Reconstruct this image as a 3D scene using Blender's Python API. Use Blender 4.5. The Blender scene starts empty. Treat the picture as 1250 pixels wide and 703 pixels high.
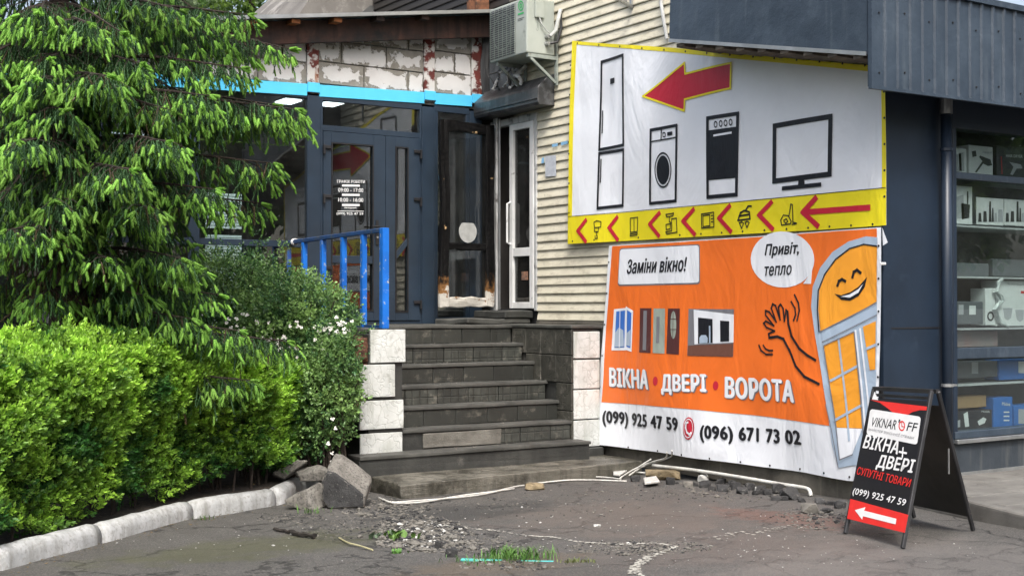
import bpy, bmesh, math, random
import numpy as np
from mathutils import Vector, Matrix, noise
from mathutils.geometry import tessellate_polygon
random.seed(7); rng = np.random.default_rng(7)
S = bpy.context.scene
C = S.collection
R = math.radians

# ---------------------------------------------------------------- camera
FOC, HOR, H = 1560.0, 375.0, 1.6
YAW = math.atan2(1020.0, FOC); TH = math.atan((HOR-351.5)/FOC)
RX = (math.cos(YAW), -math.sin(YAW)); FW = (math.sin(YAW), math.cos(YAW))
cam = bpy.data.cameras.new('camera'); co = bpy.data.objects.new('camera', cam); C.objects.link(co)
co.location = (0, 0, H); co.rotation_euler = (math.pi/2+TH, 0, -YAW)
cam.sensor_width = 36; cam.lens = 36*FOC/1250; cam.clip_end = 2000; cam.clip_start = .05
S.camera = co
# ---------------------------------------------------------------- light
SUN_EL, SUN_AZ = R(54), R(207)      # azimuth clockwise from +Y
w = bpy.data.worlds.new('World'); S.world = w; w.use_nodes = True
nt = w.node_tree; bg = nt.nodes['Background']
sky = nt.nodes.new('ShaderNodeTexSky'); sky.sky_type = 'NISHITA'; sky.sun_disc = False
sky.sun_elevation = SUN_EL; sky.sun_rotation = SUN_AZ
sky.air_density = 1.0; sky.dust_density = 6.0; sky.ozone_density = 1.2
hsv = nt.nodes.new('ShaderNodeHueSaturation'); hsv.inputs['Saturation'].default_value = .7      # thin even cloud
nt.links.new(sky.outputs[0], hsv.inputs['Color']); nt.links.new(hsv.outputs[0], bg.inputs[0]); bg.inputs[1].default_value = 0.15
sl = bpy.data.lights.new('sun', 'SUN'); sl.energy = 1.35; sl.angle = R(12); sl.color = (1, .975, .94)
so = bpy.data.objects.new('sun', sl); C.objects.link(so)
sd = Vector((math.sin(SUN_AZ)*math.cos(SUN_EL), math.cos(SUN_AZ)*math.cos(SUN_EL), math.sin(SUN_EL)))
so.rotation_euler = sd.to_track_quat('Z', 'Y').to_euler(); so.location = sd*30
S.view_settings.view_transform = 'Standard'; S.view_settings.look = 'None'
S.view_settings.exposure = 1.0; S.view_settings.gamma = 1
S.render.engine = 'CYCLES'
S.cycles.use_denoising = True
S.cycles.max_bounces = 6; S.cycles.transparent_max_bounces = 16
S.cycles.diffuse_bounces = 3; S.cycles.glossy_bounces = 3; S.cycles.transmission_bounces = 4
S.cycles.caustics_reflective = False; S.cycles.caustics_refractive = False

# ---------------------------------------------------------------- geometry helpers
def ray(px, py):
    a = (px-625)/FOC; b = -(py-351.5)/FOC
    f = math.cos(TH)-b*math.sin(TH); u = math.sin(TH)+b*math.cos(TH)
    return Vector((RX[0]*a+FW[0]*f, RX[1]*a+FW[1]*f, u))
def P(px, py, X=None, Y=None, Z=None, D=None):
    """world point seen at a photo pixel, on a plane X=, Y=, Z= or at camera depth D"""
    d = ray(px, py)
    if X is not None: t = X/d.x
    elif Y is not None: t = Y/d.y
    elif Z is not None: t = (Z-H)/d.z
    else: t = D/(d.x*FW[0]+d.y*FW[1])
    return Vector((0, 0, H))+d*t

SLOPE = .032       # the asphalt falls gently towards the steps
def gs(y): return -SLOPE*(min(max(y, -2), 16)-7.2)
def G(px, py, h=0.0):
    """point at height h over the sloping ground"""
    d = ray(px, py); t = (SLOPE*7.2+h-H)/(d.z+SLOPE*d.y); return Vector((0, 0, H))+d*t

class MB:
    def __init__(s): s.v = []; s.f = []
    def add(s, vs, fs):
        n = len(s.v); s.v += [tuple(v) for v in vs]; s.f += [tuple(i+n for i in f) for f in fs]; return s
    def box(s, x0, x1, y0, y1, z0, z1):
        return s.hexa([(x0,y0,z0),(x1,y0,z0),(x1,y1,z0),(x0,y1,z0)], [(x0,y0,z1),(x1,y0,z1),(x1,y1,z1),(x0,y1,z1)])
    def hexa(s, a, b):
        return s.add(list(a)+list(b), [(3,2,1,0),(4,5,6,7),(0,1,5,4),(1,2,6,5),(2,3,7,6),(3,0,4,7)])
    def prism(s, poly, d):
        """polygon (3D, planar) extruded by vector d"""
        n = len(poly); d = Vector(d); a = [Vector(p) for p in poly]; b = [p+d for p in a]
        return s.add(a+b, [tuple(range(n))[::-1], tuple(range(n, 2*n))]+[(i, (i+1) % n, n+(i+1) % n, n+i) for i in range(n)])
    def beam(s, p, q, w, h, up=(0,0,1)):
        p, q = Vector(p), Vector(q); d = (q-p).normalized(); up = Vector(up)
        sd_ = d.cross(up).normalized(); u = sd_.cross(d).normalized()
        o = [(-w/2,-h/2),(w/2,-h/2),(w/2,h/2),(-w/2,h/2)]
        return s.hexa([p+sd_*a+u*b for a, b in o], [q+sd_*a+u*b for a, b in o])
    def tube(s, pts, r, n=8, r2=None, cap=True):
        pts = [Vector(p) for p in pts]; m = len(pts); base = len(s.v); prev = None
        for i, p in enumerate(pts):
            t = (pts[min(i+1, m-1)]-pts[max(i-1, 0)]).normalized()
            if prev is None:
                prev = t.orthogonal().normalized()
            a = (prev-t*prev.dot(t)).normalized(); prev = a; b = t.cross(a)
            rr = r if r2 is None else r+(r2-r)*i/(m-1)
            for k in range(n):
                an = 2*math.pi*k/n; s.v.append(tuple(p+a*math.cos(an)*rr+b*math.sin(an)*rr))
        for i in range(m-1):
            for k in range(n):
                s.f.append((base+i*n+k, base+i*n+(k+1) % n, base+(i+1)*n+(k+1) % n, base+(i+1)*n+k))
        if cap:
            s.f.append(tuple(base+k for k in range(n))[::-1]); s.f.append(tuple(base+(m-1)*n+k for k in range(n)))
        return s
    def mesh(s, name='mesh', bevel=0, seg=1, smooth=False, sub=0, jit=0, jscale=3, seed=0):
        me = bpy.data.meshes.new(name); me.from_pydata(s.v, [], s.f)
        if bevel or sub or jit:
            bm = bmesh.new(); bm.from_mesh(me)
            bmesh.ops.recalc_face_normals(bm, faces=bm.faces)
            if bevel:
                es = [e for e in bm.edges if len(e.link_faces) == 2 and e.calc_face_angle(0) > R(35)]
                bmesh.ops.bevel(bm, geom=es, offset=bevel, segments=seg, profile=.6, affect='EDGES', clamp_overlap=True)
            if sub:
                bmesh.ops.triangulate(bm, faces=bm.faces)
                bmesh.ops.subdivide_edges(bm, edges=bm.edges, cuts=sub, use_grid_fill=True)
            if jit:
                bm.normal_update()
                o = Vector((seed*3.7, seed*1.3, 0))
                for v in bm.verts:
                    p = v.co*jscale+o
                    v.co += noise.noise_vector(p)*jit+noise.noise_vector(p*3.1)*jit*.35
            bm.to_mesh(me); bm.free()
        if smooth:
            for p in me.polygons: p.use_smooth = True
        return me

def offset_of(parent):
    o = Vector((0, 0, 0))
    while parent is not None:
        o += Vector(parent.location); parent = parent.parent
    return o
def thing(name, label, cat, loc=(0, 0, 0), group=None):
    o = bpy.data.objects.new(name, None); C.objects.link(o); o.location = loc; o.empty_display_size = .1
    o['label'] = label; o['category'] = cat
    if group: o['group'] = group
    return o
def obj(name, me, mat, parent=None, loc=None, local=False, stuff=False, label=None):
    """link mesh (world coordinates unless local) as one object"""
    if isinstance(me, MB): me = me.mesh(name)
    if mat is not None and not me.materials: me.materials.append(mat)
    o = bpy.data.objects.new(name, me); C.objects.link(o)
    if parent is not None:
        o.parent = parent
        off = offset_of(parent)
        if local or loc is not None:
            o.location = Vector(loc if loc is not None else (0, 0, 0))-(Vector((0, 0, 0)) if local else off)
        else: o.location = -off
    elif loc is not None: o.location = loc
    if stuff: o['kind'] = 'stuff'
    if label: o['label'] = label
    return o
def solo(name, me, mat, label, cat, group=None, loc=None):
    """a thing that is one mesh, built in world coordinates; its origin is moved to its base"""
    if isinstance(me, MB): me = me.mesh(name)
    if loc is None:
        n = len(me.vertices); a = np.empty(n*3); me.vertices.foreach_get('co', a); a = a.reshape(-1, 3)
        c = (a.min(0)+a.max(0))/2; c[2] = a[:, 2].min()
        me.transform(Matrix.Translation(-Vector(c))); loc = c
    o = obj(name, me, mat, None, loc)
    o['label'] = label; o['category'] = cat
    if group: o['group'] = group
    return o
def structure(name, me, mat, parent=None):
    o = obj(name, me, mat, parent)
    if parent is None: o['kind'] = 'structure'
    return o

# ---------------------------------------------------------------- materials
def rgb(h):
    """display hex to linear albedo"""
    v = [int(h[i:i+2], 16)/255 for i in (0, 2, 4)]
    return tuple(c/12.92 if c <= .04045 else ((c+.055)/1.055)**2.4 for c in v)
def node(nt, t, **k):
    n = nt.nodes.new(t)
    for a, b in k.items():
        if isinstance(a, str) and a.startswith('i_'): n.inputs[a[2:]].default_value = b
        else: setattr(n, a, b)
    return n
def ramp(nt, src, a, b, ca=(0, 0, 0, 1), cb=(1, 1, 1, 1)):
    r = nt.nodes.new('ShaderNodeValToRGB'); r.color_ramp.elements[0].position = a; r.color_ramp.elements[1].position = b
    r.color_ramp.elements[0].color = ca; r.color_ramp.elements[1].color = cb
    nt.links.new(src, r.inputs[0]); return r.outputs[0]
def mixc(nt, fac, a, b, mode='MIX'):
    m = nt.nodes.new('ShaderNodeMix'); m.data_type = 'RGBA'; m.blend_type = mode
    for s_, v in ((0, fac), (6, a), (7, b)):
        if hasattr(v, 'links') or isinstance(v, bpy.types.NodeSocket): nt.links.new(v, m.inputs[s_])
        elif s_ == 0: m.inputs[0].default_value = v
        else: m.inputs[s_].default_value = (*v[:3], 1)
    return m.outputs[2]
def math_(nt, op, a, b=0.0, clamp=False):
    m = nt.nodes.new('ShaderNodeMath'); m.operation = op; m.use_clamp = clamp
    for i, v in enumerate((a, b)):
        if isinstance(v, bpy.types.NodeSocket): nt.links.new(v, m.inputs[i])
        else: m.inputs[i].default_value = v
    return m.outputs[0]
def nz(nt, vec, scale, detail=6, rough=.6, stretch=None, dist=0):
    if stretch:
        mp = nt.nodes.new('ShaderNodeMapping'); mp.inputs['Scale'].default_value = stretch
        nt.links.new(vec, mp.inputs[0]); vec = mp.outputs[0]
    n = nt.nodes.new('ShaderNodeTexNoise'); n.inputs['Scale'].default_value = scale
    n.inputs['Detail'].default_value = detail; n.inputs['Roughness'].default_value = rough
    n.inputs['Distortion'].default_value = dist
    nt.links.new(vec, n.inputs['Vector']); return n.outputs[0]
def bumpn(nt, h, strength, dist=.01, nrm=None):
    b = nt.nodes.new('ShaderNodeBump'); b.inputs['Strength'].default_value = strength; b.inputs['Distance'].default_value = dist
    nt.links.new(h, b.inputs['Height'])
    if nrm is not None: nt.links.new(nrm, b.inputs['Normal'])
    return b.outputs[0]
def base_mat(name):
    m = bpy.data.materials.new(name); m.use_nodes = True; nt = m.node_tree
    return m, nt, nt.nodes['Principled BSDF'], nt.nodes.new('ShaderNodeNewGeometry').outputs['Position']
def M(name, c1, c2=None, scale=4, rough=.6, bump=0, bscale=60, metal=0, spot=None, sscale=8, sth=(.55, .65),
      streak=None, stth=(.5, .75), rand=0, spec=.5, lo=.35, hi=.65, bd=.01, rv=.1):
    """general surface: two tones, spots, vertical streaks, grain and relief, all in world space"""
    m, nt, b, pos = base_mat(name)
    c2 = c2 or tuple(x*.75 for x in c1)
    col = mixc(nt, ramp(nt, nz(nt, pos, scale), lo, hi), c1, c2)
    if spot: col = mixc(nt, ramp(nt, nz(nt, pos, sscale, 8, .65), *sth), col, spot)
    if streak: col = mixc(nt, ramp(nt, nz(nt, pos, 5, 6, .6, (2.2, 2.2, .18)), *stth), col, streak)
    if rand:
        oi = nt.nodes.new('ShaderNodeObjectInfo'); hs = nt.nodes.new('ShaderNodeHueSaturation')
        v = math_(nt, 'MULTIPLY_ADD', oi.outputs['Random'], rand*2); nt.nodes[-1].inputs[2].default_value = 1-rand
        nt.links.new(v, hs.inputs['Value']); nt.links.new(col, hs.inputs['Color']); col = hs.outputs[0]
    nt.links.new(col, b.inputs['Base Color'])
    rr = math_(nt, 'MULTIPLY_ADD', nz(nt, pos, scale*2.3), rv*2, True); nt.nodes[-1].inputs[2].default_value = rough-rv
    nt.links.new(rr, b.inputs['Roughness'])
    b.inputs['Metallic'].default_value = metal; b.inputs['Specular IOR Level'].default_value = spec
    if bump: nt.links.new(bumpn(nt, nz(nt, pos, bscale, 8, .7), bump, bd), b.inputs['Normal'])
    return m
def flat(name, c, rough=.6):
    return M(name, c, tuple(x*.9 for x in c), scale=12, rough=rough)

navy = M('navy_paint', rgb('222f3f'), rgb('1c2735'), scale=2, rough=.42, bump=.08, bscale=25, spot=rgb('2c3948'), sscale=3, sth=(.6, .75))
navy_sheet = M('navy_sheet', rgb('36424f'), rgb('2c3743'), scale=1.2, rough=.42, bump=.3, bscale=3.5, bd=.04, spot=rgb('46525e'), sscale=2.2, sth=(.5, .8), streak=rgb('545e66'), stth=(.55, .9), rv=.12)
frame_m = M('grey_blue_frame', rgb('283645'), rgb('222e3b'), scale=3, rough=.38)
black_m = M('black_metal', (.012, .012, .014), (.02, .02, .022), rough=.45)
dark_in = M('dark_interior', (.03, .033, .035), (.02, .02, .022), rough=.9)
white_pl = M('white_plastic', (.72, .73, .72), (.6, .61, .6), scale=3, rough=.4, spot=(.3, .3, .29), sscale=9, sth=(.62, .72))
steel = M('galvanised', (.45, .46, .46), (.3, .31, .31), rough=.35, metal=.7)

# ---------------------------------------------------------------- print panels (flat graphics laid on real surfaces)
class Panel:
    """a print surface: origin o, axes u, v, normal n; disp gives cloth relief; px() maps a photo pixel to the surface"""
    def __init__(s, o, u, v, disp=None, cut=0):
        s.o = Vector(o); s.u = Vector(u).normalized(); n = s.u.cross(Vector(v)).normalized(); s.v = n.cross(s.u).normalized()
        s.n = n; s.disp = disp; s.cut = cut
    def px(s, x, y):
        d = ray(x, y); p0 = Vector((0, 0, H)); t = (s.o-p0).dot(s.n)/d.dot(s.n); q = p0+d*t-s.o
        return Vector((q.dot(s.u), q.dot(s.v)))
    def to3(s, a, b, off=0):
        d = s.disp(a, b) if s.disp else 0
        return s.o+s.u*a+s.v*b+s.n*(d+off)
    def build(s, vs, fs, off, thick=0):
        """2-D mesh -> 3-D on the panel, cut along the cloth's grid"""
        bm = bmesh.new(); bv = [bm.verts.new((a, b, 0)) for a, b in vs]
        for f in fs:
            try: bm.faces.new([bv[i] for i in f])
            except ValueError: pass
        if s.cut:
            xs = [v[0] for v in vs]; ys = [v[1] for v in vs]
            for axis, (lo, hi) in enumerate(((min(xs), max(xs)), (min(ys), max(ys)))):
                k = math.ceil(lo/s.cut+.001)
                while k*s.cut < hi-1e-4:
                    co_ = [0, 0, 0]; no = [0, 0, 0]; co_[axis] = k*s.cut; no[axis] = 1
                    bmesh.ops.bisect_plane(bm, geom=bm.verts[:]+bm.edges[:]+bm.faces[:], dist=1e-5, plane_co=co_, plane_no=no)
                    k += 1
        bm.normal_update()
        for f in bm.faces:
            if f.normal.z < 0: f.normal_flip()
        if s.disp: off = off*2.0
        for v in bm.verts: v.co = s.to3(v.co.x, v.co.y, off)
        me = bpy.data.meshes.new('print'); bm.to_mesh(me); bm.free()
        for p in me.polygons: p.use_smooth = bool(s.disp)
        return me
    @staticmethod
    def tess(loops):
        vs = [v for l in loops for v in l]
        tri = tessellate_polygon([[Vector((p[0], p[1], 0)) for p in l] for l in loops])
        return [tuple(v) for v in vs], [tuple(t) for t in tri]
    def poly(s, pts, off=.003, holes=(), px=True):
        cv = (lambda l: [tuple(s.px(*p)) for p in l]) if px else (lambda l: list(l))
        vs, fs = s.tess([cv(pts)]+[cv(h) for h in holes]); return s.build(vs, fs, off)
    def ribbon(s, lines, w, off=.004, px=True, closed=False):
        vs = []; fs = []
        for ln in lines:
            q = [s.px(*p) if px else Vector(p) for p in ln]
            if closed: q = q+[q[0], q[1]]
            for i in range(len(q)-1):
                a, b = q[i], q[i+1]; d = b-a
                if d.length < 1e-6: continue
                d.normalize(); nn = Vector((-d.y, d.x))*w/2; e = d*w*.45
                a2, b2 = a-e, b+e
                k = len(vs); vs += [tuple(a2-nn), tuple(b2-nn), tuple(b2+nn), tuple(a2+nn)]; fs.append((k, k+1, k+2, k+3))
        # lift crossings a hair so no two quads are coplanar
        me = bpy.data.meshes.new('x')
        bmv = []; out = None
        return s.build(vs, fs, off) if len(fs) < 2 else s._multi(vs, fs, off)
    def _multi(s, vs, fs, off):
        bm = bmesh.new()
        for i, f in enumerate(fs):
            m = s.build([vs[j] for j in f], [(0, 1, 2, 3)], off+.00025*(i % 4)); bm.from_mesh(m); bpy.data.meshes.remove(m)
        me = bpy.data.meshes.new('print'); bm.to_mesh(me); bm.free()
        for p in me.polygons: p.use_smooth = bool(s.disp)
        return me
    def ellipse(s, cx, cy, rx, ry, off=.003, n=28, inner=None, a0=0, a1=2*math.pi):
        pts = [(cx+rx*math.cos(2*math.pi*i/n), cy+ry*math.sin(2*math.pi*i/n)) for i in range(n)]
        h = [] if not inner else [[(cx+rx*inner*math.cos(2*math.pi*i/n), cy+ry*inner*math.sin(2*math.pi*i/n)) for i in range(n)]]
        return s.poly(pts, off, h)
    def text(s, txt, bl, br, h, off=.004, bold=.0, shear=0, top=None):
        """text whose ink box runs from pixel bl to br along its foot and is h photo pixels tall at bl"""
        a = s.px(*bl); b = s.px(*br); c = s.px(bl[0], bl[1]-h) if top is None else s.px(*top)
        m = text_mesh(txt, 0, 0, bold); n = len(m.vertices); q = np.empty(n*3); m.vertices.foreach_get('co', q); q = q.reshape(-1, 3); q[:, 0] += shear*q[:, 1]
        lo = q.min(0); hi = q.max(0)
        uu = (q[:, 0]-lo[0])/(hi[0]-lo[0]); vv = (q[:, 1]-lo[1])/(hi[1]-lo[1])
        ex = b-a; ey = c-a; ey = Vector((-ex.y, ex.x)).normalized()*ey.length if top is None else ey
        vs = [(a.x+ex.x*i+ey.x*j, a.y+ex.y*i+ey.y*j) for i, j in zip(uu, vv)]
        fs = [tuple(p.vertices) for p in m.polygons]; bpy.data.meshes.remove(m)
        if not bold: return s.build(vs, fs, off)
        k = (vv.max() and ey.length)*bold*1.0; bm = bmesh.new()
        for i, (dx, dy) in enumerate(((0, 0), (-1, 0), (1, 0), (0, .55), (0, -.55), (-.5, .4), (.5, -.4))):
            q_ = s.build([(x+dx*k, y+dy*k) for x, y in vs], fs, off+i*.00012); bm.from_mesh(q_); bpy.data.meshes.remove(q_)
        me = bpy.data.meshes.new('print'); bm.to_mesh(me); bm.free()
        for p in me.polygons: p.use_smooth = bool(s.disp)
        return me
_gl = {}
def raw_text(t):
    cu = bpy.data.curves.new('lettering', 'FONT'); cu.body = t; cu.resolution_u = 3
    o = bpy.data.objects.new('lettering', cu); C.objects.link(o)
    dg = bpy.context.evaluated_depsgraph_get(); dg.update()
    m = bpy.data.meshes.new_from_object(o.evaluated_get(dg))
    bpy.data.objects.remove(o); bpy.data.curves.remove(cu)
    v = [tuple(x.co) for x in m.vertices]; f = [tuple(p.vertices) for p in m.polygons]; bpy.data.meshes.remove(m)
    return v, f
def glyph(c):
    if c not in _gl:
        adv = max(v[0] for v in raw_text(c+'|')[0])-max(v[0] for v in raw_text('|')[0])
        if c == '\u043d':      # the built-in outline of this letter overlaps itself: three clean bars instead
            v = []; f = []
            for x0, x1, y0, y1 in ((.075, .163, 0, .542), (.421, .509, 0, .542), (.163, .421, .238, .319)):
                k = len(v); v += [(x0, y0, 0), (x1, y0, 0), (x1, y1, 0), (x0, y1, 0)]; f.append((k, k+1, k+2, k+3))
        else: v, f = raw_text(c) if c != ' ' else ([], [])
        _gl[c] = (v, f, adv)
    return _gl[c]
def text_mesh(txt, bold, shear, sp=0):
    V = []; F = []; x = 0
    for c in txt:
        v, f, adv = glyph(c); k = len(V); V += [(a_+x, b_, 0) for a_, b_, _ in v]; F += [tuple(i+k for i in q) for q in f]; x += adv+sp*.7
    m = bpy.data.meshes.new('lettering'); m.from_pydata(V, [], F); return m
def scaler(ox, oy, k): return lambda *pts: [(ox+x/k, oy+y/k) for x, y in pts]

# ================================================================ GROUND
XW, YF, YS = 8.363, 13.288, 7.166      # siding wall plane, glazed facade plane, shop front plane
def ground_mat():
    m, nt, b, pos = base_mat('worn_asphalt')
    fine = nz(nt, pos, 90, 8, .75); mid = nz(nt, pos, 7, 8, .65); big = nz(nt, pos, .9, 5, .6)
    col = mixc(nt, ramp(nt, mid, .35, .68), rgb('605f5d'), rgb('494847'))
    col = mixc(nt, ramp(nt, big, .42, .62), col, rgb('4f4e4b'))
    col = mixc(nt, ramp(nt, fine, .44, .66), col, rgb('86827b')); 
    gr = nt.nodes[-1]; gr.blend_type = 'MIX'
    # aggregate grain
    vo = nt.nodes.new('ShaderNodeTexVoronoi'); vo.inputs['Scale'].default_value = 75; nt.links.new(pos, vo.inputs['Vector'])
    col = mixc(nt, math_(nt, 'MULTIPLY', ramp(nt, vo.outputs['Distance'], .15, .5), .6), col, rgb('2b2a29'))
    vc = nt.nodes.new('ShaderNodeTexVoronoi'); vc.feature = 'DISTANCE_TO_EDGE'; vc.inputs['Scale'].default_value = .75
    wp = nt.nodes.new('ShaderNodeVectorMath'); wp.operation = 'ADD'; nw = nt.nodes.new('ShaderNodeTexNoise'); nw.inputs['Scale'].default_value = 2.5; nw.inputs['Detail'].default_value = 8; nt.links.new(pos, nw.inputs['Vector']); nt.links.new(pos, wp.inputs[0]); nt.links.new(nw.outputs['Color'], wp.inputs[1]); nt.links.new(wp.outputs[0], vc.inputs['Vector'])
    crk = ramp(nt, vc.outputs['Distance'], .004, .016); col = mixc(nt, math_(nt, 'MULTIPLY', math_(nt, 'SUBTRACT', 1.0, crk), .75), col, rgb('1d1c1b'))
    def zone(cx, cy, r0, r1, c, amt, sc=2.5):
        nonlocal col
        sp = nt.nodes.new('ShaderNodeSeparateXYZ'); nt.links.new(pos, sp.inputs[0])
        dx = math_(nt, 'MULTIPLY', math_(nt, 'SUBTRACT', sp.outputs[0], cx), 1/r0)
        dy = math_(nt, 'MULTIPLY', math_(nt, 'SUBTRACT', sp.outputs[1], cy), 1/r1)
        d = math_(nt, 'ADD', math_(nt, 'MULTIPLY', dx, dx), math_(nt, 'MULTIPLY', dy, dy))
        f = math_(nt, 'SUBTRACT', math_(nt, 'ADD', 1.15, math_(nt, 'MULTIPLY', math_(nt, 'SUBTRACT', nz(nt, pos, sc, 6, .7), .5), 3.2)), d)
        f = math_(nt, 'MULTIPLY', ramp(nt, f, .25, .95), amt)
        col = mixc(nt, f, col, c)
    q = G(300, 668); zone(q.x, q.y, 1.3, .55, rgb('4a4b34'), .6, 4)
    q = G(760, 630); zone(q.x, q.y, 1.2, 1.2, rgb('615851'), .45, 3)
    q = G(930, 665); zone(q.x, q.y, 1.3, 1.2, rgb('625b56'), .45, 3)
    q = G(965, 633); zone(q.x, q.y, .35, .95, rgb('6e4a3e'), .42, 9)
    q = G(1100, 690); zone(q.x, q.y, 1.6, 1.0, rgb('6b6763'), .5, 3)
    q = G(560, 625); zone(q.x, q.y, 1.1, .5, rgb('2f2f2e'), .65, 4)
    q = G(600, 690); zone(q.x, q.y, .8, .4, rgb('5d5040'), .5, 5)
    nt.links.new(col, b.inputs['Base Color'])
    nt.links.new(ramp(nt, big, .4, .6, (.8,)*3+(1,), (.62,)*3+(1,)), b.inputs['Roughness'])
    h = math_(nt, 'ADD', math_(nt, 'MULTIPLY', fine, .7), math_(nt, 'MULTIPLY', vo.outputs['Distance'], -.8)); h = math_(nt, 'ADD', h, math_(nt, 'MULTIPLY', crk, 1.2))
    nt.links.new(bumpn(nt, h, .7, .008, bumpn(nt, mid, .5, .03)), b.inputs['Normal'])
    return m
def gz(x, y):
    """gentle heave of the worn asphalt"""
    f = max(0, 1-max(0, math.hypot(x-5, y-7)-6)/3)
    return gs(y)+f*(.012*noise.noise(Vector((x*.9, y*.9, 3)))+.007*noise.noise(Vector((x*3.1, y*3.1, 8))))-.004
ax = sorted(set([-600, -200, -60, -25, -10, -5]+[round(-2+.12*i, 3) for i in range(118)]+[14, 18, 25, 60, 200, 600]))
vs = [(x, y, gz(x, y)) for y in ax for x in ax]; n = len(ax)
g = MB().add(vs, [(j*n+i, j*n+i+1, (j+1)*n+i+1, (j+1)*n+i) for j in range(n-1) for i in range(n-1)])
ground = structure('ground', g.mesh(smooth=True), ground_mat())

# planting bed soil
soil = M('soil', (.045, .035, .026), (.02, .017, .013), scale=6, rough=.95, bump=.9, bscale=30, bd=.03, spot=(.09, .07, .05), sscale=20)
kb = [G(x, y) for x, y in [(0, 696), (115, 665), (232, 633), (300, 622), (345, 615), (392, 590)]]
d0 = (kb[0]-kb[1]).normalized(); kb = [kb[0]+d0*1.6]+kb
bed = MB(); back = [Vector((4.88, 10.6, 0)), Vector((4.88, YF, 0)), Vector((-3, YF, 0)), Vector((-3, 7, 0))]
poly = [(p.x-.07, p.y+.05, .06) for p in kb]+[(5.35, 10.8, .06), (5.35, YF, .06)]+[(p.x, p.y, .06) for p in back[1:]]
bed.prism([(x, y, -.2) for x, y, z in poly], (0, 0, .22))
structure('planting_bed', bed.mesh(), soil)

# kerb of white painted stones
kerb_m = M('whitewashed_kerb', (.54, .55, .55), (.38, .39, .39), scale=5, rough=.75, bump=.6, bscale=45, bd=.01,
           spot=(.30, .30, .28), sscale=34, sth=(.5, .66), streak=(.24, .24, .22), stth=(.45, .75))
kerb = bpy.data.objects.new('kerb', None); C.objects.link(kerb); kerb['kind'] = 'structure'
prof = [(0, -.05), (0, .07), (.012, .105), (.035, .13), (.07, .142), (.11, .135), (.14, .11), (.15, -.05)]
def along(path, t):
    L = [0]
    for a, b in zip(path, path[1:]): L.append(L[-1]+(b-a).length)
    t = min(max(t, 0), L[-1]-1e-5)
    for i in range(len(path)-1):
        if t <= L[i+1]:
            f = (t-L[i])/(L[i+1]-L[i]); return path[i].lerp(path[i+1], f), (path[i+1]-path[i]).normalized()
tot = sum((b-a).length for a, b in zip(kb, kb[1:]))
def path_t(p):
    best = min((( (along(kb, i*.02)[0]-p).length, i*.02) for i in range(int(tot/.02)))); return best[1]
cuts = [0, .7]+[path_t(G(x, y)) for x, y in [(0, 696), (125, 662), (236, 632), (338, 616)]]+[tot]
for i, (a, b) in enumerate(zip(cuts, cuts[1:])):
    mb = MB(); st = 12; m_ = len(prof); tilt = random.uniform(-.012, .012); lift = [0, 0, .0, -.006, 0, .008, -.01][i]
    base = 0
    for k in range(st+1):
        t = a+.010+(b-a-.020)*k/st; p, d = along(kb, t)
        d2 = (along(kb, min(t+.15, tot))[0]-along(kb, max(t-.15, 0))[0]).normalized(); nn = Vector((-d2.y, d2.x, 0))
        sh = 0.9 if k in (0, st) else 1
        for q, z in prof:
            q2 = .075+(q-.075)*sh; v = p+nn*q2; v.z = gs(v.y)+(z*sh if z > 0 else z)+lift+.01*noise.noise(Vector((v.x*7, v.y*7, q*20+z*9)))
            v += nn*.008*noise.noise(Vector((v.x*5, v.y*5, 9+z*12))); mb.v.append(tuple(v))
        if k:
            for j in range(m_-1):
                o = (k-1)*m_; mb.f.append((o+j, o+m_+j, o+m_+j+1, o+j+1))
    mb.f.append(tuple(range(m_))[::-1][::-1]); mb.f.append(tuple(range(st*m_, st*m_+m_))[::-1])
    obj('kerb_stone', mb.mesh(smooth=True), kerb_m, kerb)

# pavement slab in front of the shop
pave_m = M('pavement_concrete', rgb('74726d'), rgb('5c5a56'), scale=3, rough=.8, bump=.5, bscale=70, bd=.006, spot=rgb('47443f'), sscale=5, sth=(.55, .75))
e0, e1 = P(1184, 613, Z=.15), P(1250, 629, Z=.15)
dd = (e1-e0).normalized()
A0 = e0-dd*((e0.y-(YS-.02))/dd.y); A1 = e0+dd*4
pv = bpy.data.objects.new('pavement', None); C.objects.link(pv); pv['kind'] = 'structure'
edge = MB().prism([(A0.x, YS-.01, -.1), (A1.x, A1.y, -.1), (A1.x+.14, A1.y, -.1), (A0.x+.14, YS-.01, -.1)], (0, 0, .255))
obj('pavement_edge', edge.mesh(bevel=.025, seg=3, sub=3, jit=.012, jscale=6), pave_m, pv)
yy = YS-.02; row = 0
while yy > A1.y+.1:
    y1 = yy-.42; xl = A0.x+(A0.x-A1.x)*(-(A0.y-y1)/(A0.y-A1.y))+.2
    x = xl if True else 0
    while x < 14:
        x2 = min(x+.62, 14)
        xa = max(x, xl)
        obj('paving_slab', MB().box(xa+.004, x2-.004, y1+.004, yy-.004, -.05, .148+random.uniform(-.003, .003)).mesh(bevel=.006), pave_m, pv)
        x = x2
    yy = y1; row += 1
    if row > 5: break

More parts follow.
